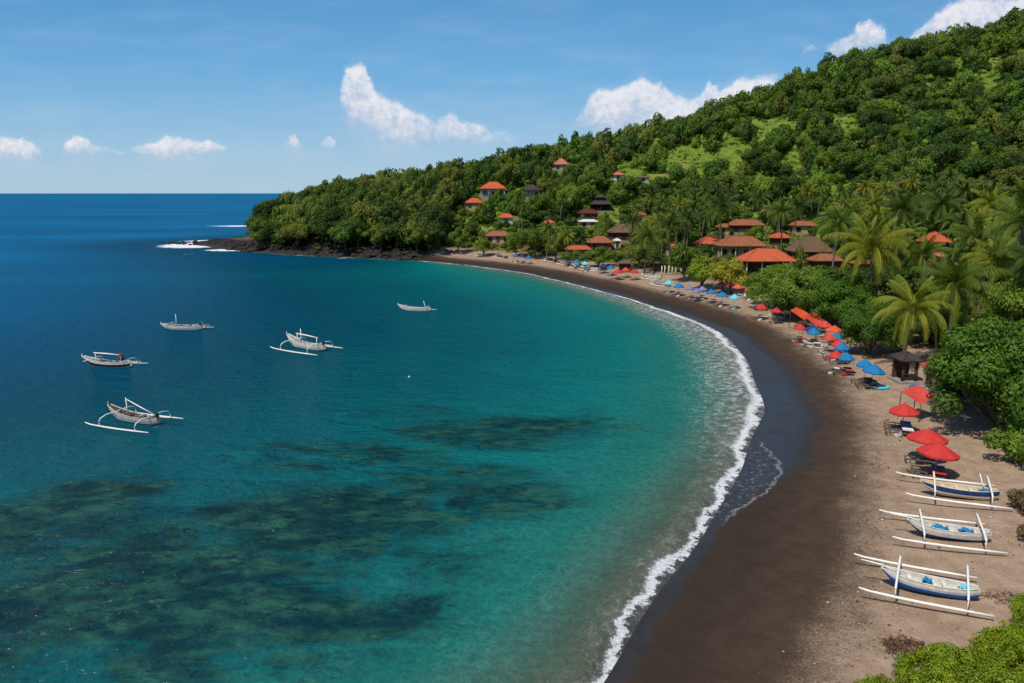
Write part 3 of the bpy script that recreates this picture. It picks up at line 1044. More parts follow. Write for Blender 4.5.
def crown_cloud(nleaf, nlobe, seed, shape='round', size=1.0, lobe=(0.26, 0.42), ragged=0.25, flat=0.34):
    """leaf clumps on many lobes; crown about 10 wide and 7.5 high, base at z = 0"""
    r = np.random.default_rng(seed)
    cs, rs = [], []
    for i in range(nlobe):
        a = r.uniform(0, 2 * math.pi)
        if shape == 'round':
            q = math.sqrt(r.uniform(0, 1)) * 3.6
            z = 3.6 + r.uniform(-1.7, 1.0) * (1.0 - 0.35 * q / 3.6) + (0.9 if q < 1.6 else 0) - (0.3 * q if q > 2.5 else 0)
        elif shape == 'spread':
            q = math.sqrt(r.uniform(0, 1)) * 4.2
            z = 3.9 - 0.05 * q * q + r.uniform(-.9, .6)
        elif shape == 'dome':
            q = math.sqrt(r.uniform(0, 1)) * 4.1
            zt = 4.9 * math.sqrt(max(0, 1 - (q / 4.7) ** 2))
            z = .7 + (zt - .4) * (r.uniform(0, 1) ** .55)
        elif shape == 'tall':
            q = math.sqrt(r.uniform(0, 1)) * 2.4
            z = r.uniform(1.2, 6.4)
            q *= 1.15 - 0.11 * z
        else:  # bush
            q = math.sqrt(r.uniform(0, 1)) * 4.0
            z = 1.2 + r.uniform(-0.8, 1.8) * (1 - q / 5)
        cs.append((q * math.cos(a), q * math.sin(a), z))
        rs.append(r.uniform(*lobe) * 5 * (0.8 if shape == 'tall' else 1))
    cs, rs = np.array(cs), np.array(rs)
    pk = r.choice(nlobe, nleaf, p=rs ** 2 / (rs ** 2).sum())
    D = r.normal(size=(nleaf, 3))
    D[:, 2] = D[:, 2] * 0.9 + 0.22
    D /= np.linalg.norm(D, axis=1)[:, None]
    rad = rs[pk] * (1 - ragged * r.uniform(0, 1, nleaf) ** 1.5 + 0.10 * r.normal(size=nleaf))
    P = cs[pk] + D * rad[:, None] * np.array([1, 1, 0.78])
    P[:, 2] = np.maximum(P[:, 2], 0.25 * r.uniform(0, 1, nleaf))
    N = D + r.normal(size=(nleaf, 3)) * flat
    N[:, 2] += 0.25
    N /= np.linalg.norm(N, axis=1)[:, None]
    lobe_tone = r.uniform(0.25, 0.75, nlobe)
    leaf = np.clip(lobe_tone[pk] + r.normal(size=nleaf) * 0.17, 0, 1)
    v, f = leaf_quads(P, N, size, r)
    return v, f, np.repeat(leaf, 4), cs, rs


def trunk_mesh(name, cs, seed, hgt=4.0, rad=0.32, nb=7):
    """bole and limbs that run up into the lobes of the crown (crown base at z = 0)"""
    r = random.Random(seed)
    mb = MB()
    lean = (r.uniform(-.4, .4), r.uniform(-.4, .4))
    fork = Vector((lean[0], lean[1], 1.0))
    mb.tube([(0, 0, -hgt - 1.0), (0, 0, -hgt + .2), (lean[0] * .4, lean[1] * .4, -hgt * .45), fork], [rad * 1.5, rad * 1.15, rad * .9, rad * .75], 8)
    order = list(range(len(cs)))
    r.shuffle(order)
    for i in order[:nb]:
        c = Vector(cs[i])
        a = fork - Vector((0, 0, r.uniform(0, 1.6)))
        mid = a.lerp(c, .5) + Vector((0, 0, -.3))
        mb.tube([a, mid, c], [rad * .55, rad * .32, rad * .1], 6)
    o = mb.build(name, M['bark'])
    me = o.data
    bpy.data.objects.remove(o)
    return me


CROWN = {}


def crown_kind(key, nleaf, nlobe, seed, shape, size, nb=7, hgt=3.0, rad=.3, **kw):
    v, f, leaf, cs, rs = crown_cloud(nleaf, nlobe, seed, shape, size, **kw)
    me = big_mesh('crown', v, f, M['leaf'], {'leaf': leaf})
    CROWN[key] = (me, trunk_mesh('trunk', cs, seed, hgt, rad, nb), (v, f, leaf))


for i in range(4):
    crown_kind(('far', i), 1150, 13 + 3 * i, 100 + i, 'round' if i != 3 else 'spread', 0.88, ragged=.12, flat=.2)
crown_kind(('far', 4), 760, 10, 140, 'tall', 0.78)
for i in range(4):
    crown_kind(('mid', i), 3400, 22 + 3 * i, 200 + i, 'round' if i < 3 else 'spread', 0.56, lobe=(.18, .34), ragged=.16, flat=.26)
crown_kind(('mid', 4), 1800, 15, 240, 'tall', 0.6, lobe=(.2, .34))
for i in range(3):
    crown_kind(('near', i), 24000, 64 + 6 * i, 300 + i, 'dome', 0.25, nb=12, lobe=(.13, .25))
for i in range(2):
    crown_kind(('bush', i), 5200, 30, 400 + i, 'bush', 0.42, lobe=(.12, .28), nb=9, hgt=.6, rad=.12)
crown_kind(('fern', 0), 52000, 190, 420, 'bush', 0.15, ragged=.6, lobe=(.05, .14), nb=9, hgt=.6, rad=.1)
crown_kind(('fern', 1), 52000, 190, 421, 'bush', 0.15, ragged=.6, lobe=(.05, .14), nb=9, hgt=.6, rad=.1)


def tree(kind, X, Y, Z, wid, hgt, tone, label, group=None, name='broadleaf_tree', cat='tree', crown_frac=0.74, rz=None):
    """a tree of its own: trunk and crown stand on the ground at X, Y"""
    cm, tm, _ = CROWN[kind]
    root = empty(name, (X, Y, Z), random.uniform(0, 6.28) if rz is None else rz)
    tag(root, label, cat, group)
    ch = hgt * crown_frac
    sz = ch / (4.4 if name == 'shrub' else 6.3)
    sx = wid / (8.2 if name == 'shrub' else 9.6)
    for nm, me in (('trunk', tm), ('crown', cm)):
        o = bpy.data.objects.new(nm, me)
        o.location = (0, 0, hgt - ch)
        o.scale = (sx, sx * random.uniform(.92, 1.08) if nm == 'crown' else sx, sz)
        o.color = (*tone, 1)
        link(o, root)
    return root


# ------------------------------------------------------------------ palms
def palm_crown(seed, nfr, seg, pairs, lw, L=4.6, droop=1.0):
    """feather fronds: an arching midrib with hanging leaflets; origin at the growing point"""
    r = np.random.default_rng(seed)
    V, Q, T = [], [], []
    nv = 0
    for i in range(nfr):
        az = i * 2.39996 + r.uniform(-.2, .2)
        k = (i + .5) / nfr
        el = math.radians(82 - 100 * k + r.uniform(-7, 7))
        Li = L * r.uniform(.74, 1.1) * (0.72 + .28 * min(1, k * 3))
        sag = droop * (0.55 + 1.35 * k) * r.uniform(.8, 1.2)
        p = np.zeros(3)
        pts, tan = [p.copy()], []
        e = el
        for sgm in range(seg):
            u = (sgm + 1) / seg
            dvec = np.array([math.cos(e) * math.cos(az), math.cos(e) * math.sin(az), math.sin(e)])
            tan.append(dvec)
            p = p + dvec * Li / seg
            pts.append(p.copy())
            e -= sag * 1.5 / seg * (0.5 + u)
            e = max(e, -1.5)
        tan.append(tan[-1])
        pts, tan = np.array(pts), np.array(tan)
        tone = np.clip(r.uniform(0, .35) + 0.75 * max(0, k - .35), 0, 1)
        side0 = np.array([-math.sin(az), math.cos(az), 0])
        # midrib
        wr = 0.055
        for a in range(seg):
            w0, w1 = wr * (1 - a / seg) + .012, wr * (1 - (a + 1) / seg) + .012
            V += [pts[a] - side0 * w0, pts[a] + side0 * w0, pts[a + 1] + side0 * w1, pts[a + 1] - side0 * w1]
            Q.append((nv, nv + 1, nv + 2, nv + 3))
            T += [min(1, tone + .3)] * 4
            nv += 4
        for j in range(pairs):
            u = 0.12 + 0.87 * (j + .5) / pairs
            x = u * seg
            a = min(int(x), seg - 1)
            c = pts[a] + (pts[a + 1] - pts[a]) * (x - a)
            tg = tan[a]
            ll = Li * 0.235 * (math.sin(math.pi * (0.12 + 0.80 * u)) ** .7) * r.uniform(.85, 1.12)
            for sgn in (-1, 1):
                up = np.cross(side0, tg)
                dirv = tg * 0.55 + side0 * sgn * 0.80 - up * 0.06 * sgn * 0 + np.array([0, 0, -0.62 - .35 * r.uniform()])
                dirv /= np.linalg.norm(dirv)
                mid = c + dirv * ll * .5
                d2 = dirv + np.array([0, 0, -0.85])
                d2 /= np.linalg.norm(d2)
                tip = mid + d2 * ll * .5
                wv = tg * lw
                V += [c - wv * .5, c + wv * .5, mid + wv * .5, mid - wv * .5, tip + wv * .08, tip - wv * .08]
                Q += [(nv, nv + 1, nv + 2, nv + 3), (nv + 3, nv + 2, nv + 4, nv + 5)]
                T += [np.clip(tone + r.normal() * .1, 0, 1)] * 6
                nv += 6
    return np.array(V), np.array(Q), np.array(T)


def palm_kind(key, seed, nfr, seg, pairs, lw, L, hgt, lean):
    v, q, tt = palm_crown(seed, nfr, seg, pairs, lw, L)
    me = big_mesh('crown', v, q, M['frond'], {'leaf': tt})
    r = random.Random(seed)
    mb = MB()
    a = r.uniform(0, 6.28)
    path = []
    for i in range(7):
        u = i / 6
        o = lean * (u ** 1.6)
        path.append((o * math.cos(a) - lean * math.cos(a), o * math.sin(a) - lean * math.sin(a), -hgt - .6 + (hgt + .6) * u))
    mb.tube(path, [.26, .19, .17, .155, .145, .14, .16], 8)
    o = mb.build('trunk', M['palm_bark'])
    tm = o.data
    bpy.data.objects.remove(o)
    nb = MB()
    for i in range(7):
        b = i * .9 + r.uniform(-.2, .2)
        c = Vector((math.cos(b) * .24, math.sin(b) * .24, -.32 - r.uniform(0, .2)))
        ps = [c + Vector((0, 0, -.13)), c + Vector((0, 0, -.06)), c + Vector((0, 0, .05)), c + Vector((0, 0, .12))]
        nb.tube(ps, [.03, .1, .1, .03], 7)
    o = nb.build('coconuts', plain_nut)
    nm = o.data
    bpy.data.objects.remove(o)
    CROWN[key] = (me, tm, nm)


plain_nut = plain('coconut', srgb(118, 112, 48), 0.5, 0.2, 4)
for i in range(3):
    palm_kind(('palm', i), 500 + i, 27, 11, 40, 0.062, 4.9, 8.0, (.5, 1.4, .9)[i])
for i in range(4):
    palm_kind(('farpalm', i), 520 + i, 20, 7, 17, 0.17, 4.6, 8.0, (.3, 1.2, .7, 1.6)[i])


def palm(kind, X, Y, Z, hgt, size, tone, label, group, nuts=False):
    root = empty('palm_tree', (X, Y, Z), random.uniform(0, 6.28))
    tag(root, label, 'palm tree', group)
    cm, tm, nm = CROWN[kind]
    parts = [('trunk', tm), ('crown', cm)] + ([('coconuts', nm)] if nuts else [])
    for n, me in parts:
        o = bpy.data.objects.new(n, me)
        o.location = (0, 0, hgt)
        o.scale = (1, 1, hgt / 8.0) if n == 'trunk' else (size,) * 3
        o.color = (*tone, 1)
        link(o, root)
    return root

# ------------------------------------------------------------------ houses
HOUSES = []      # picture rectangles of the roofs, kept free of trees in front


def hip_roof(mb, w, d, z0, h, over, thick=0.14, ridge=None):
    W, D = w / 2 + over, d / 2 + over
    rl = max(0.0, (W - D)) if ridge is None else ridge
    low = [(-W, -D, z0), (W, -D, z0), (W, D, z0), (-W, D, z0)]
    up = [(-W, -D, z0 + thick), (W, -D, z0 + thick), (W, D, z0 + thick), (-W, D, z0 + thick)]
    if rl > 0.05:
        top = [(-rl, 0, z0 + h), (rl, 0, z0 + h)]
        fs = [(3, 2, 1, 0), (0, 1, 5, 4), (1, 2, 6, 5), (2, 3, 7, 6), (3, 0, 4, 7), (4, 5, 9, 8), (5, 6, 9), (6, 7, 8, 9), (7, 4, 8)]
    else:
        top = [(0, 0, z0 + h)]
        fs = [(3, 2, 1, 0), (0, 1, 5, 4), (1, 2, 6, 5), (2, 3, 7, 6), (3, 0, 4, 7), (4, 5, 8), (5, 6, 8), (6, 7, 8), (7, 4, 8)]
    mb.add(low + up + top, fs)
    return W, D, rl


def add_window(root, wall, x, y, z, ww, hh, face, frame_mat):
    """a frame standing out of the wall with a pane set inside it; face: 0 front, 1 right, 3 left"""
    rz = (0, math.pi / 2, math.pi, -math.pi / 2)[face]
    mb = MB()
    t = 0.1
    for (cx, cz, sx, sz) in ((0, hh / 2, ww + t, t), (0, -hh / 2, ww + t, t), (-ww / 2, 0, t, hh - t), (ww / 2, 0, t, hh - t), (0, 0, .06, hh - t)):
        mb.box((cx, 0, cz), (sx, .12, sz))
    o = mb.build('window', frame_mat, root)
    o.location = (x, y, z)
    o.rotation_euler = (0, 0, rz)
    p = MB().box((0, .02, 0), (ww - t, .05, hh - t)).build('pane', M['pane'], o)
    return o


def house(px, py, wpx, label, roof='tile_orange', wall='plaster', wall_h=2.8, ratio=0.7, pitch=0.36, style='plain', rz=0.0, dep=None, cat='house', name='house', two=False, guard=True):
    """py is the middle of the roof in the picture; the house stands where the slope under it is met"""
    s = 683.0 / 150
    X = Y = Z = 0
    hr = 2.0
    for _ in range(6):
        wid = wpx / s
        hr = max(0.8, wid * ratio * pitch)
        base = py + (wall_h + hr * .5) * s * 0.96
        X, Y, Z = ground(px, base)
        s = F / depth_of(X, Y, Z + wall_h)
    over = 0.55 if wid > 5 else 0.35
    w0 = wid - 2 * over
    d0 = (dep or wid * ratio) - 2 * over
    d0 = max(d0, 2.0)
    root = empty(name, (X, Y + d0 * .3, Z), rz)
    tag(root, label, cat)
    fm = M['timber']
    sink = 2.2
    wm = M[wall]
    if style == 'open':
        bw, by = .25, d0 / 2 - .2
    elif style == 'veranda':
        bw, by = d0 - 1.9, 0.95
    else:
        bw, by = d0, 0
    wb = MB().box((0, by, (wall_h - sink) / 2), (w0, bw, wall_h + sink))
    wo = wb.build('wall', wm, root)
    fy = by - bw / 2
    pl = MB().box((0, 0, -sink / 2 + .12), (w0 + .5, d0 + .5, sink + .2))
    pl.build('plinth', M['concrete'], root)
    rb = MB()
    W, D, rl = hip_roof(rb, w0, d0, wall_h, hr, over)
    ro = rb.build('roof', M[roof], root)
    cb = MB()
    zt = wall_h + hr
    if rl > .05:
        cb.tube([(-rl, 0, zt), (rl, 0, zt)], .11, 6)
    for sx in (-1, 1):
        for sy in (-1, 1):
            cb.tube([(sx * W, sy * D, wall_h + .14), (sx * rl, 0, zt)], .09, 6)
    cb.build('ridge_cap', M[roof], ro)
    if style in ('plain', 'veranda'):
        n = max(1, int(w0 / 2.6))
        for i in range(n):
            x = -w0 / 2 + w0 * (i + .5) / n
            if i == n // 2 and n > 1 or n == 1 and style == 'plain' and w0 < 2.5:
                dm = MB().box((0, 0, 1.0), (.95, .1, 2.0))
                do = dm.build('door', M['timber'], root)
                do.location = (x, fy - .06, .12)
                MB().box((.36, -.08, 1.0), (.06, .08, .16)).build('handle', M['steel'], do)
            else:
                add_window(root, wo, x, fy - .05, wall_h * .55, min(1.3, w0 / n * .55), 1.15, 0, fm)
        add_window(root, wo, -w0 / 2 - .05, by, wall_h * .55, min(1.2, bw * .4), 1.1, 3, fm)
    if style in ('veranda', 'open'):
        n = max(2, int(w0 / 3.2) + 1)
        for i in range(n):
            x = -w0 / 2 + .15 + (w0 - .3) * i / (n - 1)
            MB().tube([(x, -d0 / 2 + .15, .1), (x, -d0 / 2 + .15, wall_h)], .15, 8).build('column', M['plaster'] if style == 'veranda' else M['timber'], root)
        rail = MB()
        for i in range(n - 1):
            if i == n // 2:
                continue
            x0 = -w0 / 2 + .15 + (w0 - .3) * i / (n - 1)
            x1 = -w0 / 2 + .15 + (w0 - .3) * (i + 1) / (n - 1)
            rail.box(((x0 + x1) / 2, -d0 / 2 + .15, .95), (x1 - x0 - .3, .07, .08))
            rail.box(((x0 + x1) / 2, -d0 / 2 + .15, .55), (x1 - x0 - .3, .05, .06))
        if rail.v:
            rail.build('railing', M['timber'], root)
    if two:
        ub = MB()
        W2, D2, rl2 = hip_roof(ub, w0 * .5, d0 * .5, zt + .35, hr * .6, .35)
        u = ub.build('upper_roof', M[roof], root)
        MB().box((0, 0, zt + .0), (w0 * .46, d0 * .46, .9)).build('clerestory', M['timber'], u)
    hp = wpx * pitch * ratio
    if guard:
        HOUSES.append((px - wpx * .52, px + wpx * .52, py - hp * .9 - 2, py + hp * .30 + (wall_h * s * .2 if style == 'veranda' and wpx > 40 else 0), Y, (X, Y + d0 * .3, max(w0, d0) * .52 + .3)))
    return root


house(493, 186, 27, 'bright orange hip-roofed villa with white walls, high on the left of the hillside', 'tile_orange', 'plaster', 3.2, style='veranda')
house(474, 201, 19, 'small orange-roofed house half sunk in trees, lowest left below the white-walled villa', 'tile_orange', 'plaster_tan', 2.6)
house(506, 216, 17, 'small orange-roofed house on the slope above the brown-roofed longhouse', 'tile_orange', 'plaster', 2.4)
house(549, 222, 13, 'tiny rust-red roof peeping between palms, left of the maroon-roofed building', 'tile_red', 'plaster', 2.4)
house(498, 234, 27, 'long low house with weathered brown tiles just above the far beach', 'tile_brown', 'plaster_tan', 2.4, ratio=.5)
house(461, 231, 10, 'little faded brown-roofed hut at the left end of the village, beside the headland trees', 'tile_brown', 'plaster_tan', 2.4)
house(561, 162, 16, 'pinkish pyramid-roofed bungalow alone near the ridge above the village', 'tile_pink', 'plaster_tan', 2.6, ratio=.9, pitch=.45)
house(466, 172, 8, 'tiny grey-roofed lookout hut on the ridge at the left of the hill', 'thatch_brown', 'timber', 2.2)
house(530, 188, 22, 'dark thatched house with white base right of the white-walled orange villa', 'thatch_dark', 'plaster', 2.8, style='veranda')
house(601, 202, 23, 'black-roofed pavilion with a stepped top in the middle of the hillside', 'thatch_dark', 'timber', 2.6, style='open', two=True)
house(588, 212, 22, 'long maroon-roofed building directly below the black-roofed pavilion', 'tile_maroon', 'timber', 2.6, ratio=.5)
house(588, 221, 20, 'low building with pale sheet roof under the maroon-roofed one', 'sheet_white', 'plaster_tan', 2.0, ratio=.45, pitch=.15)
house(618, 174, 12, 'small pink-roofed hut high on the slope, below the ridge, left of the tan clearing', 'tile_pink', 'plaster', 2.4)
house(643, 177, 14, 'low tan-roofed shed on the terrace right of the small pink-roofed hut', 'thatch_brown', 'plaster', 1.9, ratio=.5, pitch=.2)
house(600, 240, 26, 'broad brown hip roof in the palms right above the middle of the far beach', 'tile_brown', 'brickwork', 2.6)
house(617, 240, 8, 'small white sheet-roofed annex beside the broad brown roof', 'sheet_white', 'plaster', 2.2, pitch=.18)
house(578, 248, 27, 'long bright rust-orange roof among bushes behind the far blue parasols', 'tile_red', 'plaster_tan', 2.2, ratio=.42)
house(627, 229, 38, 'very wide brown thatched hall behind the tall palms', 'thatch_brown', 'timber', 2.6, ratio=.6)
house(712, 241, 30, 'orange-red hip-roofed wing at the left of the long brown-roofed beach hotel', 'tile_red', 'plaster_tan', 3.0, style='veranda')
house(741, 242, 48, 'long brown-tiled beach hotel with a shaded front behind the round green trees', 'tile_brown', 'plaster_tan', 3.2, ratio=.55, style='veranda')
house(767, 256, 52, 'big bright orange-roofed restaurant with dark open veranda and pale columns', 'tile_orange', 'timber', 3.4, ratio=.62, style='veranda')
house(811, 245, 40, 'steep brown-thatched hall right behind the orange-roofed restaurant', 'thatch_brown', 'timber', 2.6, ratio=.75, pitch=.5)
house(826, 258, 32, 'low reddish-brown roof right of the orange-roofed restaurant', 'tile_brown', 'timber', 2.4, ratio=.6)
house(746, 223, 36, 'long dark red-brown roof among the palms behind the beach hotel', 'tile_brown', 'timber', 2.4, ratio=.45)
house(803, 224, 26, 'brown-roofed house at the edge of the palm grove below the hill', 'tile_brown', 'plaster_tan', 2.4, ratio=.5)
house(935, 238, 25, 'small tower house with a vivid orange pyramid roof rising from the palm grove', 'tile_orange', 'timber', 3.4, ratio=.95, pitch=.42)
house(934, 254, 20, 'terracotta-roofed house directly below the vivid orange pyramid roof', 'tile_pink', 'brickwork', 2.4, ratio=.8, pitch=.4)
house(986, 279, 26, 'brown-tiled roof behind the big green tree at the right', 'tile_brown', 'timber', 2.4, ratio=.6)
house(694, 255, 11, 'small pink spire-roofed shrine hut left of the beach hotel', 'tile_pink', 'plaster', 2.4, ratio=1.0, pitch=.7, name='shrine', cat='shrine')
house(907, 357, 23, 'dark open-sided beach stall with a dull thatched roof under the leaning yellow-green palm', 'thatch_dark', 'timber', 2.3, ratio=.7, pitch=.25, style='open', name='beach_stall', cat='beach stall')
house(946, 366, 36, 'orange-roofed beach hut with a pale end wall left of the big green tree', 'tile_red', 'plaster_tan', 2.2, ratio=.7, pitch=.3, name='beach_hut', cat='hut')
house(625, 262, 14, 'brown thatched beach hut behind the row of red parasols far along the shore', 'thatch_brown', 'timber', 2.2, style='open', name='beach_hut', cat='hut', ratio=.8)
house(658, 262, 12, 'small weathered beach hut beside the pale posts under the palms', 'thatch_brown', 'timber_grey', 2.2, style='open', name='beach_hut', cat='hut', ratio=.8)
house(726, 226, 20, 'half hidden brown-roofed house left of the long dark red-brown roof', 'tile_brown', 'plaster_tan', 2.2, ratio=.5)
house(671, 246, 15, 'small rust-red roof half hidden in trees left of the orange-red hotel wing', 'tile_red', 'plaster_tan', 2.2)
house(862, 262, 20, 'faded terracotta roof among the palms right of the low reddish-brown roof', 'tile_brown', 'timber', 2.2)
house(640, 214, 13, 'tiny brown roof among trees right of the black-roofed pavilion', 'tile_brown', 'plaster_tan', 2.2)
house(780, 236, 20, 'small terracotta roof peeping out behind the orange-roofed restaurant', 'tile_red', 'timber', 2.2)

# ------------------------------------------------------------------ outrigger boats
def hull_mesh(L, wmax, depth, bow_rise, split, top_m, bot_m, in_m, plank=True, stripe=None):
    ns, nj = 22, 14
    mb = MB()
    outer, inner = [], []
    for i in range(ns + 1):
        t = i / ns
        x = -L / 2 + L * t
        wv = wmax * max(0.05, math.sin(math.pi * (0.03 + 0.90 * t))) ** 0.62
        g = depth + bow_rise * (1 - t) ** 3.2 + 0.16 * t ** 4
        k = 0.02 + (depth * .75 + bow_rise) * max(0, (0.30 - t) / 0.30) ** 2.2 + 0.22 * max(0, (t - 0.82) / 0.18) ** 2
        ro, ri = [], []
        for j in range(nj + 1):
            a = math.pi * j / nj
            c, sn = math.cos(a), math.sin(a)
            step = 0.012 * (1 if (j % 2) else 0) if plank else 0
            y = (wv + step) * (abs(c) ** 0.75) * (1 if c >= 0 else -1)
            z = g - (g - k) * sn ** 0.85
            ro.append((x, y, z))
            wi = max(wv - 0.06, 0.004)
            zi = g - max(g - k - 0.07, 0.01) * sn ** 0.85
            ri.append((x, wi * (abs(c) ** 0.75) * (1 if c >= 0 else -1), zi))
        outer.append(ro)
        inner.append(ri)
    n = nj + 1
    vs = [p for r in outer for p in r] + [p for r in inner for p in r]
    off = (ns + 1) * n
    F0 = {0: [], 1: [], 2: [], 3: []}
    for i in range(ns):
        for j in range(nj):
            a = i * n + j
            sn = math.sin(math.pi * (j + .5) / nj)
            mi = 1 if sn > split else (3 if stripe and stripe[0] < sn <= stripe[1] else 0)
            F0[mi].append((a, a + 1, a + n + 1, a + n))
            F0[2].append((off + a + n, off + a + n + 1, off + a + 1, off + a))
        for j in (0, nj):
            a = i * n + j
            F0[0].append((a, a + n, off + a + n, off + a))
    for i in (0, ns):
        for j in range(nj):
            a = i * n + j
            F0[0].append((a, a + 1, off + a + 1, off + a))
    b = len(mb.v)
    mb.v += vs
    for mi, fs in F0.items():
        for f in fs:
            mb.f.append(f)
            mb.m.append(mi)
            mb.smooth.append(False)
    return mb


def jukung(name, loc, rz, scale, label, top='white_paint', bottom='blue_paint', inside='white_paint', L=4.7, split=0.80, stripe=None, group=None, mast=False, frame=False, boom=False,
           tarps=(), bow_rise=0.35, spar=True, far_float=True, pole=False, span=1.75, flo=6.3, wood='bamboo', junk=False, oar=False, sides=(-1, 1), straight=False, skew=0.0):
    root = empty(name, loc, rz)
    root.scale = (scale,) * 3
    tag(root, label, 'boat', group)
    dp = 0.70 if straight else .62
    wm_ = .54 if straight else .46
    hm = hull_mesh(L, wm_, dp, bow_rise, split, 0, 1, 2, stripe=stripe)
    hull = hm.build('hull', [M[top], M[bottom], M[inside], M[stripe[2]] if stripe else M[top]], root, fix=True)
    g = MB()
    for sgn in (-1, 1):
        path = []
        for i in range(13):
            t = 0.02 + .96 * i / 12
            wv = wm_ * max(0.05, math.sin(math.pi * (0.03 + 0.90 * t))) ** 0.62
            path.append((-L / 2 + L * t, sgn * (wv + .005), dp + bow_rise * (1 - t) ** 3.2 + 0.16 * t ** 4 + .015))
        g.tube(path, .028, 6)
    g.build('gunwale', M[top], hull)
    for i, t in enumerate((.3, .48, .66, .82)):
        wv = wm_ * math.sin(math.pi * (0.03 + 0.90 * t)) ** 0.62 - .05
        MB().box((-L / 2 + L * t, 0, dp - .12), (.2, 2 * wv, .035)).build('thwart', M[inside], hull)
    if spar:
        MB().tube([(-L * .30, 0.02, dp + .10), (-L * .5, 0.02, dp + bow_rise + .10), (-L * .5 - 1.1, 0.02, dp + bow_rise + .2)], [.05, .05, .032], 8).build('bow_spar', M[wood], root)
    # bow and stern posts
    MB().box((-L / 2 - .02, 0, dp + bow_rise + .04), (.12, .07, .34), taper=.6).build('stem_post', M[top], hull)
    bx = (-L * .33, L * .38)
    for x in bx:
        g = dp + .10 + (.10 if x < 0 else .06)
        ys = [-span * 1.02, -span * .9, -span * .6, 0, span * .6, span * .9, span * 1.02]
        zs = [g - .04, g + .02, g + .05, g + .05, g + .05, g + .02, g - .04] if straight else [g - .32, g - .06, g + .08, g + .04, g + .08, g - .06, g - .32]
        if -1 not in sides:
            ys, zs = ys[2:], zs[2:]
        if straight:
            zs = [z + (.22 if x > 0 else .05) for z in zs]
            ys[-1] *= 1.12 if x > 0 else 1.05
        b = MB().tube([(x + skew * y, y, z) for y, z in zip(ys, zs)], [q * (1.3 if straight else 1) for q in (.04, .045, .05, .052, .05, .045, .04)][:len(ys)], 8).build('crossbeam', M[wood], root)
        for sgn in sides:
            MB().tube([(x + skew * sgn * span, sgn * span, g + (.2 if x > 0 else .05) if straight else g - .40), (x + skew * sgn * span + .02, sgn * span, .40 if straight else .19)], .036, 6).build('float_strut', M[wood], b)
            lash = MB()
            for k in range(4):
                lash.tube([(x + skew * sgn * .3 - .06, sgn * .3 + .03 * k, g - .02), (x + skew * sgn * .3 + .06, sgn * .3 + .03 * k, g + .14)], .014, 5)
            lash.build('lashing', M['rope'], b)
    for sgn in sides:
        xs = [-flo * .5, -flo * .42, -flo * .2, 0, flo * .25, flo * .5]
        zs = [.56, .46, .40, .38, .40, .42] if straight else [.34, .22, .16, .14, .15, .17]
        MB().tube([(x + (-.5 if straight else .05), sgn * span, z) for x, z in zip(xs, zs)], [q * (1.2 if straight else 1) for q in (.035, .055, .068, .07, .068, .05)], 9).build('outrigger_float', M[wood], root)
    for (x, y, m, s) in tarps:
        tb = MB()
        nx = 5
        vs, fs = [], []
        for i in range(nx + 1):
            for j in range(4):
                vs.append((x + s * (i / nx - .5), y + .5 * (j / 3 - .5), dp - .02 + .10 * math.sin(i * 1.9 + j * 1.3) + .05 * ((i + j) % 2)))
        for i in range(nx):
            for j in range(3):
                a = i * 4 + j
                fs.append((a, a + 1, a + 5, a + 4))
        tb.add(vs, fs)
        tb.add([(p[0], p[1], p[2] - .09) for p in vs], [tuple(reversed(f)) for f in fs])
        tb.build('tarpaulin', M[m], root)
    if pole:
        MB().tube([(L * .36, .1, .55), (L * .30, .35, 1.15), (L * .26, .5, 1.75)], [.05, .045, .035], 8).build('sail_pole', M[wood], root)
    if mast:
        MB().tube([(-L * .12, 0, .3), (-L * .12, 0, 2.1)], [.055, .035], 8).build('mast', M[wood], root)
    if frame:
        fr = MB()
        for x, h in ((-L * .22, 1.55), (L * .30, 1.4)):
            fr.tube([(x, 0, .4), (x, 0, h)], .04, 7)
        fr.tube([(-L * .25, 0, 1.56), (0, .02, 1.50), (L * .34, 0, 1.38)], [.05, .075, .05], 8)
        fr.build('sail_rest', M[wood], root)
    if boom:
        MB().tube([(-L * .10, 0, 1.95), (L * .16, .02, 1.42), (L * .40, 0, 1.0)], [.03, .05, .03], 7).build('rolled_sail', M[wood], root)
    if junk:
        jb = MB()
        jb.box((L * .12, .02, dp - .05), (.45, .4, .28), 0, .2)
        jb.tube([(L * .22, -.05, dp - .12), (L * .22, -.05, dp + .22)], .16, 10)
        jb.build('fish_box', M['timber_grey'], root)
        nb = MB()
        rr = random.Random(5)
        for k in range(7):
            a = rr.uniform(0, 6.28)
            nb.tube([(-L * .12 + rr.uniform(-.3, .3), rr.uniform(-.2, .2), dp - .12), (-L * .12 + rr.uniform(-.3, .3), rr.uniform(-.2, .2), dp + .10)], [.13, .06], 7)
        nb.build('net', M['net'], root)
    if oar:
        MB().tube([(L * .1, .15, dp + .08), (L * .5 + .9, .25, dp + .12)], [.03, .035], 7).build('oar', M[wood], root)
    if name == 'outrigger_boat' and mast:
        MB().box((L * .44, .18, dp + .18), (.22, .2, .42)).build('outboard_motor', M['dark_paint'], root)
    return root


def from_float(p0, p1, z=None, span=1.75, flo=6.3, water=False):
    """place a boat by the two ends of its nearer float in the picture"""
    if water:
        a, b = Vector((*flat(*p0), 0)), Vector((*flat(*p1), 0))
    else:
        a, b = Vector(ground(*p0)), Vector(ground(*p1))
    d = b - a
    rz = math.atan2(d.y, d.x)
    s = math.hypot(d.x, d.y) / flo
    mid = (a + b) / 2
    c = mid + Vector((-math.sin(rz), math.cos(rz), 0)) * span * s
    return c, rz, s


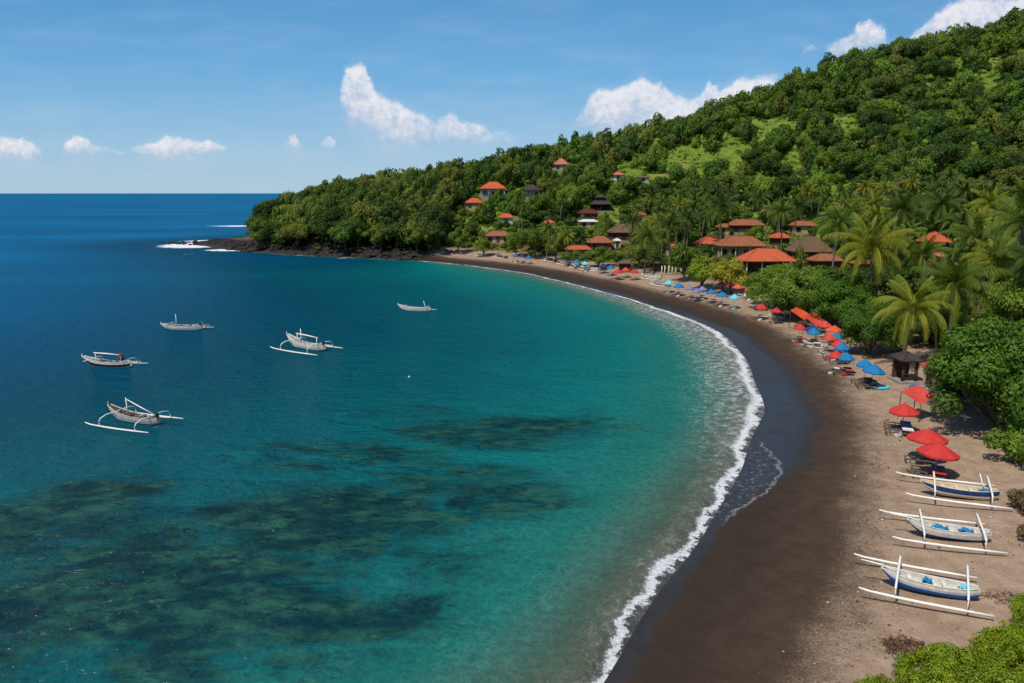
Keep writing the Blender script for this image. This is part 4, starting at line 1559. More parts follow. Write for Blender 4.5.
def from_hull(p0, p1, L):
    a, b = Vector((*flat(*p0), 0)), Vector((*flat(*p1), 0))
    d = b - a
    return (a + b) / 2, math.atan2(d.y, d.x), d.length / L


def settle(c, zoff=0.0):
    return (c.x, c.y, float(terrain(c.x, c.y)[0][0]) + zoff)


c, rz, s = from_float((857, 600), (993, 622), span=1.95)
jukung('outrigger_boat', settle(c + Vector((math.cos(rz), math.sin(rz), 0)) * .5 * s, .05), rz, s, 'white outrigger boat with bright blue bottom on the sand, nearest the lime-green bush', bottom='blue_paint', split=.50, tarps=((-.1, .05, 'blue_cloth', .5), (1.7, 0, 'cyan_cloth', .6)), straight=True, skew=.17, span=1.95, group='outrigger boats on the sand')
c, rz, s = from_float((891, 547), (1007, 557), span=1.95)
jukung('outrigger_boat', settle(c + Vector((math.cos(rz), math.sin(rz), 0)) * .5 * s, .05), rz, s, 'white outrigger boat with two blue tarps inside, middle of the three on the sand', bottom='navy_paint', split=.66, tarps=((-.5, .0, 'blue_cloth', 1.0), (1.0, 0, 'blue_cloth', .9)), straight=True, skew=.17, span=1.95, group='outrigger boats on the sand')
c, rz, s = from_float((904, 503), (1012, 512), span=1.95)
jukung('outrigger_boat', settle(c + Vector((math.cos(rz), math.sin(rz), 0)) * .5 * s, .05), rz, s, 'cream outrigger boat with a blue stripe and slanting pole, farthest of three on the sand', top='cream_paint', bottom='cream_paint', inside='cream_paint', split=.95, stripe=(.08, .42, 'navy_paint'), tarps=((1.6, 0, 'blue_cloth', .9), (-1.6, 0, 'yellow_cloth', .4)), pole=True, bow_rise=.2, spar=False, straight=True, skew=.17, span=1.95, group='outrigger boats on the sand')

AF = 'outrigger boats afloat in the bay'
c, rz, s = from_float((85, 425), (148, 433.5), water=True)
jukung('outrigger_boat', (c.x, c.y, -.12), rz, s, 'weathered white boat afloat with tall mast and long near float, nearest the reef', 'wood_white', 'wood_white', 'timber_grey', L=5.0, split=.97, mast=True, boom=True, bow_rise=.75, spar=False, junk=True, oar=True, group=AF, wood='bamboo')
c, rz, s = from_hull((85, 366), (130, 367.5), 4.9)
boat_a = jukung('outrigger_boat', (c.x, c.y, -.18), rz, s, 'white boat afloat with dark stripe and a person in red at its stern', 'white_paint', 'white_paint', 'wood_white', L=5.2, split=.985, stripe=(.30, .55, 'dark_paint'), frame=True, bow_rise=.6, spar=False, sides=(1,), junk=True, oar=True, group=AF)
c, rz, s = from_hull((163, 329.5), (201, 330), 4.9)
jukung('outrigger_boat', (c.x, c.y, -.18), rz, s, 'low white boat afloat alone with a stubby mast, behind the striped boat', 'white_paint', 'wood_white', 'timber_grey', L=5.2, split=.9, bow_rise=.3, spar=False, junk=True, oar=True, frame=False, mast=True, sides=(1,), group=AF)
c, rz, s = from_float((270, 349), (317, 356), water=True)
jukung('outrigger_boat', (c.x, c.y, -.12), rz, s, 'white boat afloat with raised bow and rolled sail on posts, mid bay', 'white_paint', 'wood_white', 'wood_white', L=5.0, split=.9, mast=True, frame=True, bow_rise=.8, spar=False, group=AF, oar=True)
c, rz, s = from_hull((399, 310.5), (430, 311.5), 5.2)
jukung('outrigger_boat', (c.x, c.y, -.15), rz, s, 'small white boat afloat farthest right, nearest the dark headland water', 'white_paint', 'wood_white', 'wood_white', L=5.4, split=.9, bow_rise=.55, spar=False, frame=False, mast=False, pole=True, sides=(1,), group=AF)


# ------------------------------------------------------------------ the fisherman
def skin_body(name, joints, bones, mat, parent=None, sub=2):
    me = bpy.data.meshes.new(name)
    me.from_pydata([j[0] for j in joints], bones, [])
    o = bpy.data.objects.new(name, me)
    COL.objects.link(o)
    o.modifiers.new('skin', 'SKIN')
    sk = me.skin_vertices[0].data
    for i, j in enumerate(joints):
        sk[i].radius = (j[1], j[1]) if not hasattr(j[1], '__len__') else j[1]
        sk[i].use_root = i == 0
    sb = o.modifiers.new('sub', 'SUBSURF')
    sb.levels = sb.render_levels = sub
    dg = bpy.context.evaluated_depsgraph_get()
    nm = bpy.data.meshes.new_from_object(o.evaluated_get(dg))
    bpy.data.objects.remove(o)
    nm.name = name
    nm.materials.clear()
    nm.materials.append(mat)
    nm.polygons.foreach_set('use_smooth', [True] * len(nm.polygons))
    r = bpy.data.objects.new(name, nm)
    return link(r, parent)


def fisherman(loc, rz, label):
    """stooping, one hand on the stern pole"""
    root = empty('person', loc, rz)
    tag(root, label, 'person')
    J = [((0, 0, .86), .135), ((-.06, 0, 1.08), .13), ((-.15, 0, 1.30), .145), ((-.20, 0, 1.42), .075), ((-.25, 0, 1.50), .06), ((-.28, 0, 1.60), .098), ((-.30, 0, 1.69), .085),
         ((0, .1, .82), .10), ((-.10, .11, .48), .07), ((.0, .11, .09), .045), ((-.14, .12, .04), .04),
         ((0, -.1, .82), .10), ((.02, -.11, .46), .07), ((.12, -.11, .09), .045), ((-.02, -.12, .04), .04),
         ((-.15, .20, 1.37), .07), ((-.28, .26, 1.14), .05), ((-.48, .20, 1.02), .036), ((-.56, .18, 1.0), .036),
         ((-.15, -.20, 1.37), .07), ((-.20, -.28, 1.12), .05), ((-.38, -.22, .96), .036), ((-.46, -.20, .93), .036)]
    E = [(0, 1), (1, 2), (2, 3), (3, 4), (4, 5), (5, 6), (0, 7), (7, 8), (8, 9), (9, 10), (0, 11), (11, 12), (12, 13), (13, 14), (2, 15), (15, 16), (16, 17), (17, 18), (2, 19), (19, 20), (20, 21), (21, 22)]
    for (hi, sg) in ((18, 1), (22, -1)):
        hx, hy, hz = J[hi][0]
        for k, (dy, ln) in enumerate(((-.03, .07), (-.01, .085), (.012, .08), (.032, .06))):
            b = len(J)
            J.append(((hx - .04, hy + dy, hz), .012))
            J.append(((hx - .04 - ln, hy + dy, hz - .035), .009))
            E += [(hi, b), (b, b + 1)]
        b = len(J)
        J.append(((hx - .03, hy - sg * .05, hz + .02), .012))
        E.append((hi, b))
    skin_body('body', J, E, M['skin'], root)
    S = [((0, 0, .90), .155), ((-.06, 0, 1.08), .152), ((-.15, 0, 1.30), .165), ((-.19, 0, 1.39), .10), ((-.15, .20, 1.37), .088), ((-.22, .235, 1.24), .072), ((-.15, -.20, 1.37), .088), ((-.18, -.245, 1.23), .072)]
    skin_body('shirt', S, [(0, 1), (1, 2), (2, 3), (2, 4), (4, 5), (2, 6), (6, 7)], M['red_cloth'], root)
    P = [((0, 0, .88), .15), ((0, .1, .80), .122), ((-.09, .11, .50), .095), ((0, -.1, .80), .122), ((.02, -.11, .48), .095)]
    skin_body('shorts', P, [(0, 1), (1, 2), (0, 3), (3, 4)], M['dark_paint'], root)
    skin_body('hair', [((-.25, 0, 1.63), .10), ((-.275, 0, 1.69), .10), ((-.29, 0, 1.73), .07)], [(0, 1), (1, 2)], M['hair'], root)
    return root


mw = Matrix.Translation(boat_a.location) @ Euler((0, 0, boat_a.rotation_euler.z)).to_matrix().to_4x4()
pp = mw @ Vector((1.75 * boat_a.scale.x, .02, .33 * boat_a.scale.x))
fisherman(pp, boat_a.rotation_euler.z, 'person in a red shirt and dark shorts bending at the stern of the striped boat')

bz = flat(409, 377)
bu = MB()
bu.tube([(0, 0, -.22), (0, 0, -.12), (0, 0, .08), (0, 0, .2), (0, 0, .24)], [.05, .2, .24, .14, .05], 14)
bo = bu.build('buoy', M['white_paint'])
bo.location = (*bz, 0)
bo.scale = (.55,) * 3
tag(bo, 'small white mooring buoy floating alone in the middle of the turquoise water', 'buoy')


# ------------------------------------------------------------------ beach things
def ground_up(px, py, up):
    """land point whose spot `up` metres above shows at this picture position"""
    x, u = (px - 512) / F, (341.5 - py) / F
    dy, dz = CP + SP * u, -SP + CP * u
    t = np.concatenate([np.arange(20, 120, 0.25), np.arange(120, 420, 0.8)])
    z, d, hf = terrain(x * t, dy * t)
    gap = H + dz * t - z - up
    i = int(np.argmax(gap < 0)) if (gap < 0).any() else len(t) - 1
    a, b = t[max(i - 1, 0)], t[i]
    ga, gb = gap[max(i - 1, 0)], gap[i]
    q = a + (b - a) * ga / (ga - gb)
    X, Y = x * q, dy * q
    return X, Y, float(terrain(X, Y)[0][0])


def seaward(X, Y):
    e = 1.5
    d = shore_dist([X + e, X - e, X, X], [Y, Y, Y + e, Y - e])
    g = Vector((d[0] - d[1], d[2] - d[3]))
    return math.atan2(-g.y, -g.x)


def make_parasol(R, mat, sides=8, rim=1.95, rise=.72):
    root = empty('parasol', (0, 0, -500))
    tag(root, 'parasol', 'parasol')
    MB().tube([(0, 0, -.4), (0, 0, rim + rise + .08)], .028, 8).build('pole', M['steel'], root)
    vs, fs = [(0, 0, rim + rise)], []
    rings = 5
    for r in range(1, rings + 1):
        u = r / rings
        for k in range(sides * 4):
            a = 2 * math.pi * k / (sides * 4)
            q = (k % 4) / 4
            sag = math.sin(math.pi * q)
            rr = R * u * (1 - .045 * sag * u)
            vs.append((rr * math.cos(a), rr * math.sin(a), rim + rise * (1 - u ** 1.12) - .06 * sag * u))
    n = sides * 4
    for k in range(n):
        fs.append((0, 1 + k, 1 + (k + 1) % n))
    for r in range(rings - 1):
        for k in range(n):
            a, b = 1 + r * n + k, 1 + r * n + (k + 1) % n
            fs.append((a, a + n, b + n, b))
    mb = MB().add(vs, fs)
    # valance
    b0 = 1 + (rings - 1) * n
    ring = [vs[b0 + k] for k in range(n)]
    mb.add(ring + [(p[0], p[1], p[2] - .14) for p in ring], [(k, (k + 1) % n, n + (k + 1) % n, n + k) for k in range(n)])
    c = mb.build('canopy', M[mat], root, fix=False)
    so = c.modifiers.new('cloth', 'SOLIDIFY')
    so.thickness = .012
    rb = MB()
    for k in range(sides):
        a = 2 * math.pi * k / sides
        rb.tube([(0, 0, rim + rise - .05), (R * .96 * math.cos(a), R * .96 * math.sin(a), rim - .015)], .012, 4)
    rb.build('ribs', M['timber'], root)
    MB().tube([(0, 0, rim + rise + .02), (0, 0, rim + rise + .09), (0, 0, rim + rise + .14)], [.05, .045, .01], 8).build('finial', M[mat], root)
    return remember(root)


def make_lounger(mat):
    root = empty('sun_lounger', (0, 0, -500))
    tag(root, 'lounger', 'sun lounger')
    fb = MB()
    for y in (-.32, .32):
        fb.box((0.1, y, .33), (1.95, .06, .07))
    for x in (-.8, -.3, .2, .7, 1.05):
        fb.box((x, 0, .33), (.06, .6, .05))
    fb.build('frame', M['timber_grey'], root)
    for x in (-.75, .95):
        for y in (-.32, .32):
            MB().box((x, y, .05), (.07, .07, .50)).build('leg', M['timber_grey'], root)
    MB().box((.42, 0, .42), (1.30, .60, .09)).build('mattress', M[mat], root)
    MB().box((-.53, 0, .60), (.78, .60, .08), rz=0, rx=0).build('backrest', M[mat], root)
    b = kids(root)[-1]
    b.rotation_euler = (0, .55, 0)
    b.location = (-.18, 0, -.24)
    return remember(root)


PROTO = {}
for nm, mat in (('red', 'red_cloth'), ('faded red', 'faded_red_cloth'), ('orange', 'orange_cloth'), ('blue', 'blue_cloth'), ('navy', 'navy_cloth'), ('lilac', 'lilac_cloth'), ('pale cyan', 'cyan_cloth')):
    PROTO['p', nm] = make_parasol(1.5, mat)
for nm, mat in (('blue', 'blue_cloth'), ('navy', 'navy_cloth'), ('red', 'red_cloth'), ('white', 'white_paint'), ('dark', 'dark_paint'), ('lilac', 'lilac_cloth'), ('pale cyan', 'cyan_cloth')):
    PROTO['l', nm] = make_lounger(mat)

ORD = ['', 'second ', 'third ', 'fourth ', 'fifth ', 'sixth ', 'seventh ', 'eighth ', 'ninth ', 'tenth ', 'eleventh ', 'twelfth ', 'thirteenth ', 'fourteenth ', 'fifteenth ', 'sixteenth ', 'seventeenth ', 'eighteenth ']
# colour, picture position of the canopy, width in the picture, mattresses below
PARASOLS = [('red', 938, 446, 44, 'blue red'), ('red', 929, 432, 43, 'dark'), ('red', 906, 406, 32, 'blue lilac white'), ('blue', 873, 366, 25, 'dark dark'), ('blue', 866, 361, 16, 'dark'), ('blue', 848, 354, 18, 'dark red'),
            ('red', 836, 352, 13, 'white'), ('blue', 843, 344, 11, 'navy'), ('red', 838, 341, 15, 'red white'), ('blue', 837, 334, 9, 'blue'), ('faded red', 830, 335, 12, 'lilac'), ('orange', 834, 327, 21, 'dark'),
            ('faded red', 826, 322, 14, 'red'), ('blue', 815, 329, 11, 'white'), ('navy', 812, 326, 12, 'navy'), ('red', 800, 325, 9, 'white red'), ('red', 762, 305, 14, 'navy white'), ('red', 778, 308, 12, 'dark'),
            ('orange', 750, 287, 12, 'white'), ('orange', 738, 285, 10, 'white'), ('orange', 730, 282, 11, 'dark'), ('faded red', 722, 282, 12, 'dark'), ('pale cyan', 735, 295, 10, 'pale cyan'), ('blue', 722, 293, 15, 'blue white'), ('blue', 712, 290, 12, 'navy'),
            ('lilac', 703, 287, 11, 'lilac white'), ('lilac', 696, 289, 11, 'navy'), ('lilac', 690, 286, 10, 'lilac'), ('blue', 679, 284, 13, 'blue white'), ('pale cyan', 669, 281, 11, 'pale cyan'),
            ('red', 634, 270, 12, 'red'), ('faded red', 626, 268, 10, 'red'), ('red', 618, 270, 13, 'white red'), ('blue', 611, 266, 10, 'blue'), ('navy', 603, 264, 11, 'navy'), ('pale cyan', 586, 262, 9, 'white'), ('blue', 577, 260, 10, 'blue'),
            ('blue', 529, 256, 7, 'blue'), ('navy', 522, 255, 7, 'navy'), ('blue', 515, 254, 6, 'white')]
cnt = {}
SPOTS = []
NEAR_P = {(938, 446): 'red parasol beside the cream boat, the nearest of all, a blue lounger under it',
          (929, 432): 'red parasol standing close behind the nearest red one',
          (906, 406): 'red parasol over lilac and white loungers left of the big green tree',
          (873, 366): 'blue parasol over dark loungers beside the beach stall, nearest of the blue ones'}
for (colr, px, py, wpx, mats) in PARASOLS:
    X, Y, Z = ground_up(px, py, 2.25)
    s = F / depth_of(X, Y, Z + 2.2)
    k = cnt.get(colr, 0)
    cnt[colr] = k + 1
    lab = NEAR_P.get((px, py), '%s%s parasol along the beach, counting away from the three boats on the sand' % (ORD[k], colr))
    sc = min(max(wpx / s / 3.5, .56), 1.2)
    p = copy_tree(PROTO['p', colr], (X, Y, Z), random.uniform(0, .7), (sc, sc, 1.0 if sc > .9 else .92), lab, group='parasols along the beach')
    p.rotation_euler.x = random.uniform(-.05, .05)
    p.rotation_euler.y = random.uniform(-.06, .06)
    SPOTS.append((X, Y, 1.5))
    sea = seaward(X, Y)
    ml = mats.replace('pale cyan', 'pale_cyan').split()
    for j, mt in enumerate(ml):
        mt = mt.replace('_', ' ')
        off = (j - (len(ml) - 1) / 2) * 1.0 + (.55 if len(ml) == 1 else 0)
        lx = X + math.cos(sea) * .3 - math.sin(sea) * off
        ly = Y + math.sin(sea) * .3 + math.cos(sea) * off
        lz = float(terrain(lx, ly)[0][0])
        if (px, py) in NEAR_P:
            ll = {(938, 446): {'blue': 'bright blue lounger under the nearest red parasol', 'red': 'red lounger under the nearest red parasol'},
                  (929, 432): {'dark': 'dark lounger under the red parasol just behind the nearest one'},
                  (906, 406): {'blue': 'blue lounger in the trio left of the big green tree', 'lilac': 'lilac lounger in the trio left of the big green tree', 'white': 'white lounger in the trio left of the big green tree'},
                  (873, 366): {'dark': 'dark lounger under the blue parasol beside the beach stall'}}[(px, py)][mt]
        else:
            ll = '%s lounger under the %s%s parasol, counting from the boats on the sand' % (mt, ORD[k], colr)
        copy_tree(PROTO['l', mt], (lx, ly, lz), sea + random.uniform(-.15, .15), 1.0, ll, group='loungers along the beach')
for k in PROTO.values():
    for c in KIDS[k.name]:
        for g in KIDS[c.name]:
            bpy.data.objects.remove(g)
        bpy.data.objects.remove(c)
    bpy.data.objects.remove(k)


def awning(px, py, w, d, mat, label, tilt=.35, h=2.1, rz=0.0):
    X, Y, Z = ground_up(px, py, h)
    root = empty('awning', (X, Y, Z), rz)
    tag(root, label, 'awning', 'cloth awnings on the beach')
    nx, ny = 8, 6
    vs, fs = [], []
    for i in range(nx + 1):
        for j in range(ny + 1):
            u, v = i / nx, j / ny
            sag = -.22 * math.sin(math.pi * u) * math.sin(math.pi * v)
            vs.append(((u - .5) * w, (v - .5) * d, h + (v - .5) * d * tilt + (u - .5) * .35 + sag))
    for i in range(nx):
        for j in range(ny):
            a = i * (ny + 1) + j
            fs.append((a, a + ny + 1, a + ny + 2, a + 1))
    c = MB().add(vs, fs).build('cloth', M[mat], root, fix=False)
    so = c.modifiers.new('cloth', 'SOLIDIFY')
    so.thickness = .02
    for sx in (-1, 1):
        for sy in (-1, 1):
            zt = h + sy * d / 2 * tilt + sx * .175
            MB().tube([(sx * w / 2, sy * d / 2, -.4), (sx * w / 2, sy * d / 2, zt)], .04, 7).build('post', M['timber'], root)
    SPOTS.append((X, Y, 2.0))
    return root


awning(919, 394, 2.2, 1.8, 'faded_red_cloth', 'sloping red awning tucked under the edge of the big green tree', .35, rz=.5)
awning(801, 313, 2.5, 2.1, 'orange_cloth', 'long sloping orange awning leaning left, beside the round green trees', .55, rz=.8)
awning(815, 319, 2.3, 2.0, 'faded_red_cloth', 'sloping faded red awning behind the parasol cluster', .55, rz=.6)

# small boats drawn up along the far beach
for (p0, p1, top, bot, lab) in [((770, 315.5), (790, 318), 'timber_grey', 'timber_grey', 'plain grey wooden boat on the sand left of the long orange awning'),
                                ((640, 278), (662, 279.5), 'white_paint', 'wood_white', 'white boat on the far beach right of the red parasols'),
                                ((652, 284), (672, 287), 'wood_white', 'timber', 'brownish boat on the sand beside the pale cyan parasol'),
                                ((580, 270), (603, 270.5), 'white_paint', 'wood_white', 'long pale boat on the far beach below the blue parasols'),
                                ((556, 263), (574, 266), 'wood_white', 'timber_grey', 'weathered white boat at the far beach left of the rust-orange roof'),
                                ((570, 267), (588, 269.5), 'cream_paint', 'timber', 'cream boat on the far beach, just left of the long pale boat'),
                                ((545, 260.5), (560, 262.5), 'timber_grey', 'timber', 'dark wooden boat on the far beach, first left of the weathered white boat'),
                                ((496, 257.5), (508, 258.5), 'timber_grey', 'timber', 'small brown boat on the far beach left of the farthest blue parasols'),
                                ((476, 255.5), (487, 256), 'white_paint', 'white_paint', 'small white boat at the left end of the far beach'),
                                ((802, 345), (828, 348), 'white_paint', 'cream_paint', 'white boat on the sand at the edge of the parasol cluster'),
                                ((818, 354.5), (840, 357.5), 'wood_white', 'timber', 'low weathered boat left of the second blue parasol')]:
    a, b = Vector(ground(*p0)), Vector(ground(*p1))
    d = b - a
    rz = math.atan2(d.y, d.x)
    s = min(max(math.hypot(d.x, d.y) / 5.0, .5), 1.1)
    m = (a + b) / 2
    jukung('rowing_boat', (m.x, m.y, float(terrain(m.x, m.y)[0][0])), rz, s, lab, top, bot, 'timber_grey', L=4.8, split=.8, bow_rise=.3, spar=False, span=1.2, flo=4.6, group='small boats drawn up along the beach')
    SPOTS.append((m.x, m.y, 2.0))

# small turquoise float and blue board
for (px, py, m, lab, k) in ((881, 388.5, 'cyan_cloth', 'small turquoise inflatable lying alone on the open sand', 1.0), (919, 388, 'blue_cloth', 'blue inflatable on the sand above the near red awning', 1.2)):
    X, Y, Z = ground(px, py)
    mb = MB()
    path = [(0.62 * k * math.cos(a) * 1.2, .42 * k * math.sin(a), .13) for a in np.linspace(0, 2 * math.pi, 25)]
    mb.tube(path, .14, 10, cap=False)
    mb.add([(.5 * k * math.cos(a) * 1.2, .33 * k * math.sin(a), z) for z in (.06, .12) for a in np.linspace(0, 2 * math.pi, 16, endpoint=False)], [tuple(reversed(range(16))), tuple(range(16, 32))])
    o = mb.build('inflatable', M[m])
    o.location = (X, Y, Z)
    o.rotation_euler = (0, 0, .2)
    tag(o, lab, 'inflatable')

# white plastic chairs in front of the restaurant
def chair(X, Y, Z, rz, lab):
    root = empty('plastic_chair', (X, Y, Z), rz)
    tag(root, lab, 'chair', 'white chairs before the restaurant')
    MB().box((0, 0, .43), (.46, .46, .05)).build('seat', M['white_paint'], root)
    MB().box((-.22, 0, .70), (.05, .44, .50)).build('backrest', M['white_paint'], root)
    for x in (-.19, .19):
        for y in (-.19, .19):
            MB().box((x, y, .18), (.045, .045, .48), taper=.9).build('leg', M['white_paint'], root)


for i, px in enumerate((741, 744.5, 749, 753, 757, 760)):
    X, Y, Z = ground(px, 299 - (i % 2) * 1.2)
    chair(X, Y, Z, random.uniform(0, 6), 'white plastic chair under the orange parasols before the orange-roofed restaurant')

# pale posts under the palms
for i, px in enumerate((661.5, 664.5, 668.5, 672, 675.5, 681)):
    X, Y, Z = ground(px, 275.5 - .2 * i)
    o = MB().tube([(0, 0, -.4), (0, 0, 1.0), (.02, 0, 2.2)], [.13, .12, .10], 8).build('post', M['plaster'])
    o.location = (X, Y, Z)
    tag(o, 'pale upright post in the row under the palms left of the lilac parasols', 'post', 'pale posts under the palms')

# ------------------------------------------------------------------ vegetation
T_DARK = (.058, .108, .022)
T_MID = (.108, .178, .026)
T_BRIGHT = (.172, .255, .032)
T_OLIVE = (.160, .192, .038)
T_YELLOW = (.30, .30, .035)
T_LIME = (.245, .315, .028)


def jit(c, k=.15):
    f = random.uniform(1 - k, 1 + k)
    return (c[0] * f * random.uniform(.92, 1.08), c[1] * f, c[2] * f * random.uniform(.9, 1.1))


def spec_tree(kind, px, py, wpx, top, tone, label, name='broadleaf_tree', cat='tree', group=None, frac=.78, dz=0.0, wz=1.0):
    X, Y, Z = ground(px, py)
    s = F / depth_of(X, Y, Z)
    wid = wpx / s
    # height so that the crown top shows at `top`
    hgt = 1.0
    for h in np.arange(.6, 22, .1):
        if project(X, Y, Z + h)[1] <= top:
            hgt = h
            break
    tree(kind, X, Y, Z + dz, wid, max(hgt, .8), jit(tone, .06), label, group, name, cat, frac)
    SPOTS.append((X, Y, wid * .42))
    SPEC.append((px, (py + top) / 2, wpx * .5, (py - top) * .5, Y))


SPEC = []
# trees one can point at, from the right of the beach to the far end
spec_tree(('near', 0), 1000, 432, 146, 306, (.095, .178, .024), 'largest green tree at the right edge, overhanging the sand behind the red parasols', frac=.90)
spec_tree(('near', 1), 1062, 452, 110, 330, (.095, .178, .024), 'green tree cut by the right edge of the picture behind the largest tree', frac=.93)
spec_tree(('near', 2), 1030, 345, 90, 262, T_BRIGHT, 'bright green spreading tree above the largest tree at the right edge', frac=.93)
spec_tree(('bush', 0), 1032, 462, 76, 412, T_BRIGHT, 'bright green bush at the right edge below the largest tree', 'shrub', 'shrub', frac=.95)
spec_tree(('near', 1), 868, 354, 66, 296, (.095, .178, .024), 'rounded green tree left of the leaning yellow-green palm, behind the blue parasols', frac=.93)
spec_tree(('near', 2), 840, 328, 74, 270, (.095, .178, .024), 'green spreading tree right above the faded red parasols', frac=.93)
spec_tree(('near', 0), 806, 319, 80, 260, T_BRIGHT, 'bright green round tree behind the long orange awning', frac=.93)
spec_tree(('near', 1), 776, 307, 62, 260, T_BRIGHT, 'bright green round tree right of the orange-roofed restaurant front', frac=.93)
spec_tree(('mid', 0), 728, 294, 42, 258, T_YELLOW, 'yellow-green tree on the beach edge before the beach hotel, right one of two')
spec_tree(('mid', 1), 703, 290, 36, 256, T_LIME, 'yellow-green tree behind the lilac parasols, left one of two')
spec_tree(('mid', 2), 684, 282, 38, 240, T_MID, 'green tree left of the beach hotel, above the pale posts')
spec_tree(('mid', 1), 598, 268, 40, 246, T_MID, 'low dense green tree behind the middle of the far beach')
spec_tree(('mid', 0), 572, 266, 26, 250, T_MID, 'small green tree covering the left end of the rust-orange roof')
spec_tree(('mid', 3), 534, 258, 34, 224, T_MID, 'broad green tree above the farthest blue parasols')
spec_tree(('mid', 2), 516, 257, 24, 230, T_BRIGHT, 'bright green tree left of the broad tree above the farthest blue parasols')
spec_tree(('mid', 0), 484, 256, 26, 238, T_BRIGHT, 'bright yellowish-green tree at the left end of the far beach')
spec_tree(('mid', 1), 458, 253, 26, 226, T_MID, 'green tree beside the grey boulders where sand meets headland')
spec_tree(('mid', 2), 556, 262, 26, 232, T_OLIVE, 'olive tree behind the weathered boats on the far beach')
spec_tree(('mid', 3), 640, 268, 34, 240, T_OLIVE, 'olive spreading tree behind the far red parasols')
spec_tree(('near', 2), 1000, 405, 120, 350, T_DARK, 'dark green tree in the shade right behind the largest tree', frac=.93)
spec_tree(('mid', 0), 978, 372, 50, 318, T_MID, 'green tree behind the orange-roofed beach hut')
spec_tree(('mid', 1), 905, 300, 60, 258, T_DARK, 'dark green tree between the two foremost palms')
spec_tree(('mid', 3), 985, 300, 60, 255, T_MID, 'green tree in front of the brown-tiled roof at the right')
spec_tree(('near', 1), 972, 396, 66, 322, T_MID, 'green tree filling the gap between the orange-roofed hut and the largest tree', frac=.93)
spec_tree(('near', 2), 930, 344, 64, 296, T_DARK, 'dark green tree behind the trunk of the yellow-green palm', frac=.93)
spec_tree(('near', 0), 888, 342, 52, 298, T_MID, 'green tree behind the dark beach stall, left of the yellow-green palm trunk', frac=.93)
for (px, py, wpx, top, tone, k, lab) in [(956, 720, 110, 626, T_LIME, 0, 'feathery lime-green bush in the bottom right corner, the middle of the clump'),
                                         (1032, 698, 104, 602, T_LIME, 1, 'feathery lime-green bush filling the very corner at the bottom right'),
                                         (1048, 640, 66, 572, T_LIME, 0, 'lime-green bush at the right edge beside the nearest boat'),
                                         (890, 735, 80, 660, T_LIME, 1, 'low lime-green bush at the bottom edge, left end of the clump'),
                                         (1000, 760, 140, 646, T_LIME, 1, 'lime-green bush along the bottom edge of the picture')]:
    spec_tree(('fern', k), px, py, wpx, top, tone, lab, 'shrub', 'shrub', 'feathery bushes in the corner', frac=.97)
for (px, py, wpx, top, lab) in [(1034, 512, 40, 484, 'dry straw-brown bush at the right edge behind the cream boat'), (1040, 545, 34, 520, 'dry straw-brown bush at the right edge beside the middle boat')]:
    spec_tree(('bush', 1), px, py, wpx, top, (.17, .13, .055), lab, 'shrub', 'shrub', frac=.95)

# palms one can point at
P_GREEN = (.125, .180, .022)
P_YEL = (.240, .250, .024)
P_DEEP = (.078, .126, .020)


def spec_palm(px, cy, base, rpx, tone, label, k, nuts=True, kind='palm'):
    """px, cy: the growing point in the picture; base: picture row of the foot"""
    X, Y, Z = ground(px, base)
    s = F / depth_of(X, Y, Z + 6)
    h = 3.0
    for q in np.arange(2.5, 20, .1):
        if project(X, Y, Z + q)[1] <= cy:
            h = q
            break
    palm((kind, k), X, Y, Z, h, rpx / s / 4.9, jit(tone, .05), label, 'tall coconut palms by the beach', nuts)
    SPOTS.append((X, Y, 1.5))
    SPEC.append((px, cy + rpx * .2, rpx * .75, rpx * .75, Y))


spec_palm(905, 308, 368, 52, P_YEL, 'leaning yellow-green palm above the dark beach stall', 0)
spec_palm(945, 286, 358, 54, P_GREEN, 'green palm with long arching fronds right of the yellow-green one', 1)
spec_palm(862, 250, 328, 52, P_YEL, 'tall yellow-green palm above the round beach trees', 2)
spec_palm(1006, 222, 330, 48, P_GREEN, 'tall palm near the right edge with drooping yellow fronds', 0)
spec_palm(897, 212, 268, 34, P_DEEP, 'dark slim palm left of the vivid orange pyramid roof', 1)
spec_palm(967, 240, 300, 38, P_GREEN, 'palm right of the vivid orange pyramid roof', 2)
spec_palm(936, 206, 250, 30, P_DEEP, 'dark palm standing behind the vivid orange pyramid roof', 0)
spec_palm(648, 238, 274, 27, P_GREEN, 'tall palm over the pale posts and the far red parasols', 1)
spec_palm(668, 226, 268, 22, P_DEEP, 'dark palm right behind the tall palm over the pale posts', 2)
spec_palm(718, 208, 258, 24, P_DEEP, 'palm with feathery crown above the beach hotel', 0)
spec_palm(632, 222, 262, 18, P_DEEP, 'dark palm right of the maroon-roofed building', 1)
spec_palm(832, 224, 290, 30, P_GREEN, 'palm behind the brown-thatched hall', 0)
spec_palm(880, 250, 320, 36, P_GREEN, 'green palm just right of the tall yellow-green one', 1)
spec_palm(1020, 262, 350, 40, P_DEEP, 'dark palm at the right edge behind the bright spreading tree', 2)
spec_palm(700, 262, 288, 15, P_YEL, 'small yellow-green palm before the beach hotel', 0)
spec_palm(716, 264, 290, 15, P_YEL, 'small yellow-green palm left of the orange-roofed restaurant', 1)
spec_palm(548, 228, 262, 14, P_GREEN, 'small palm left of the rust-orange roof', 2)
spec_palm(566, 236, 262, 14, P_YEL, 'small yellowish palm above the rust-orange roof', 0)

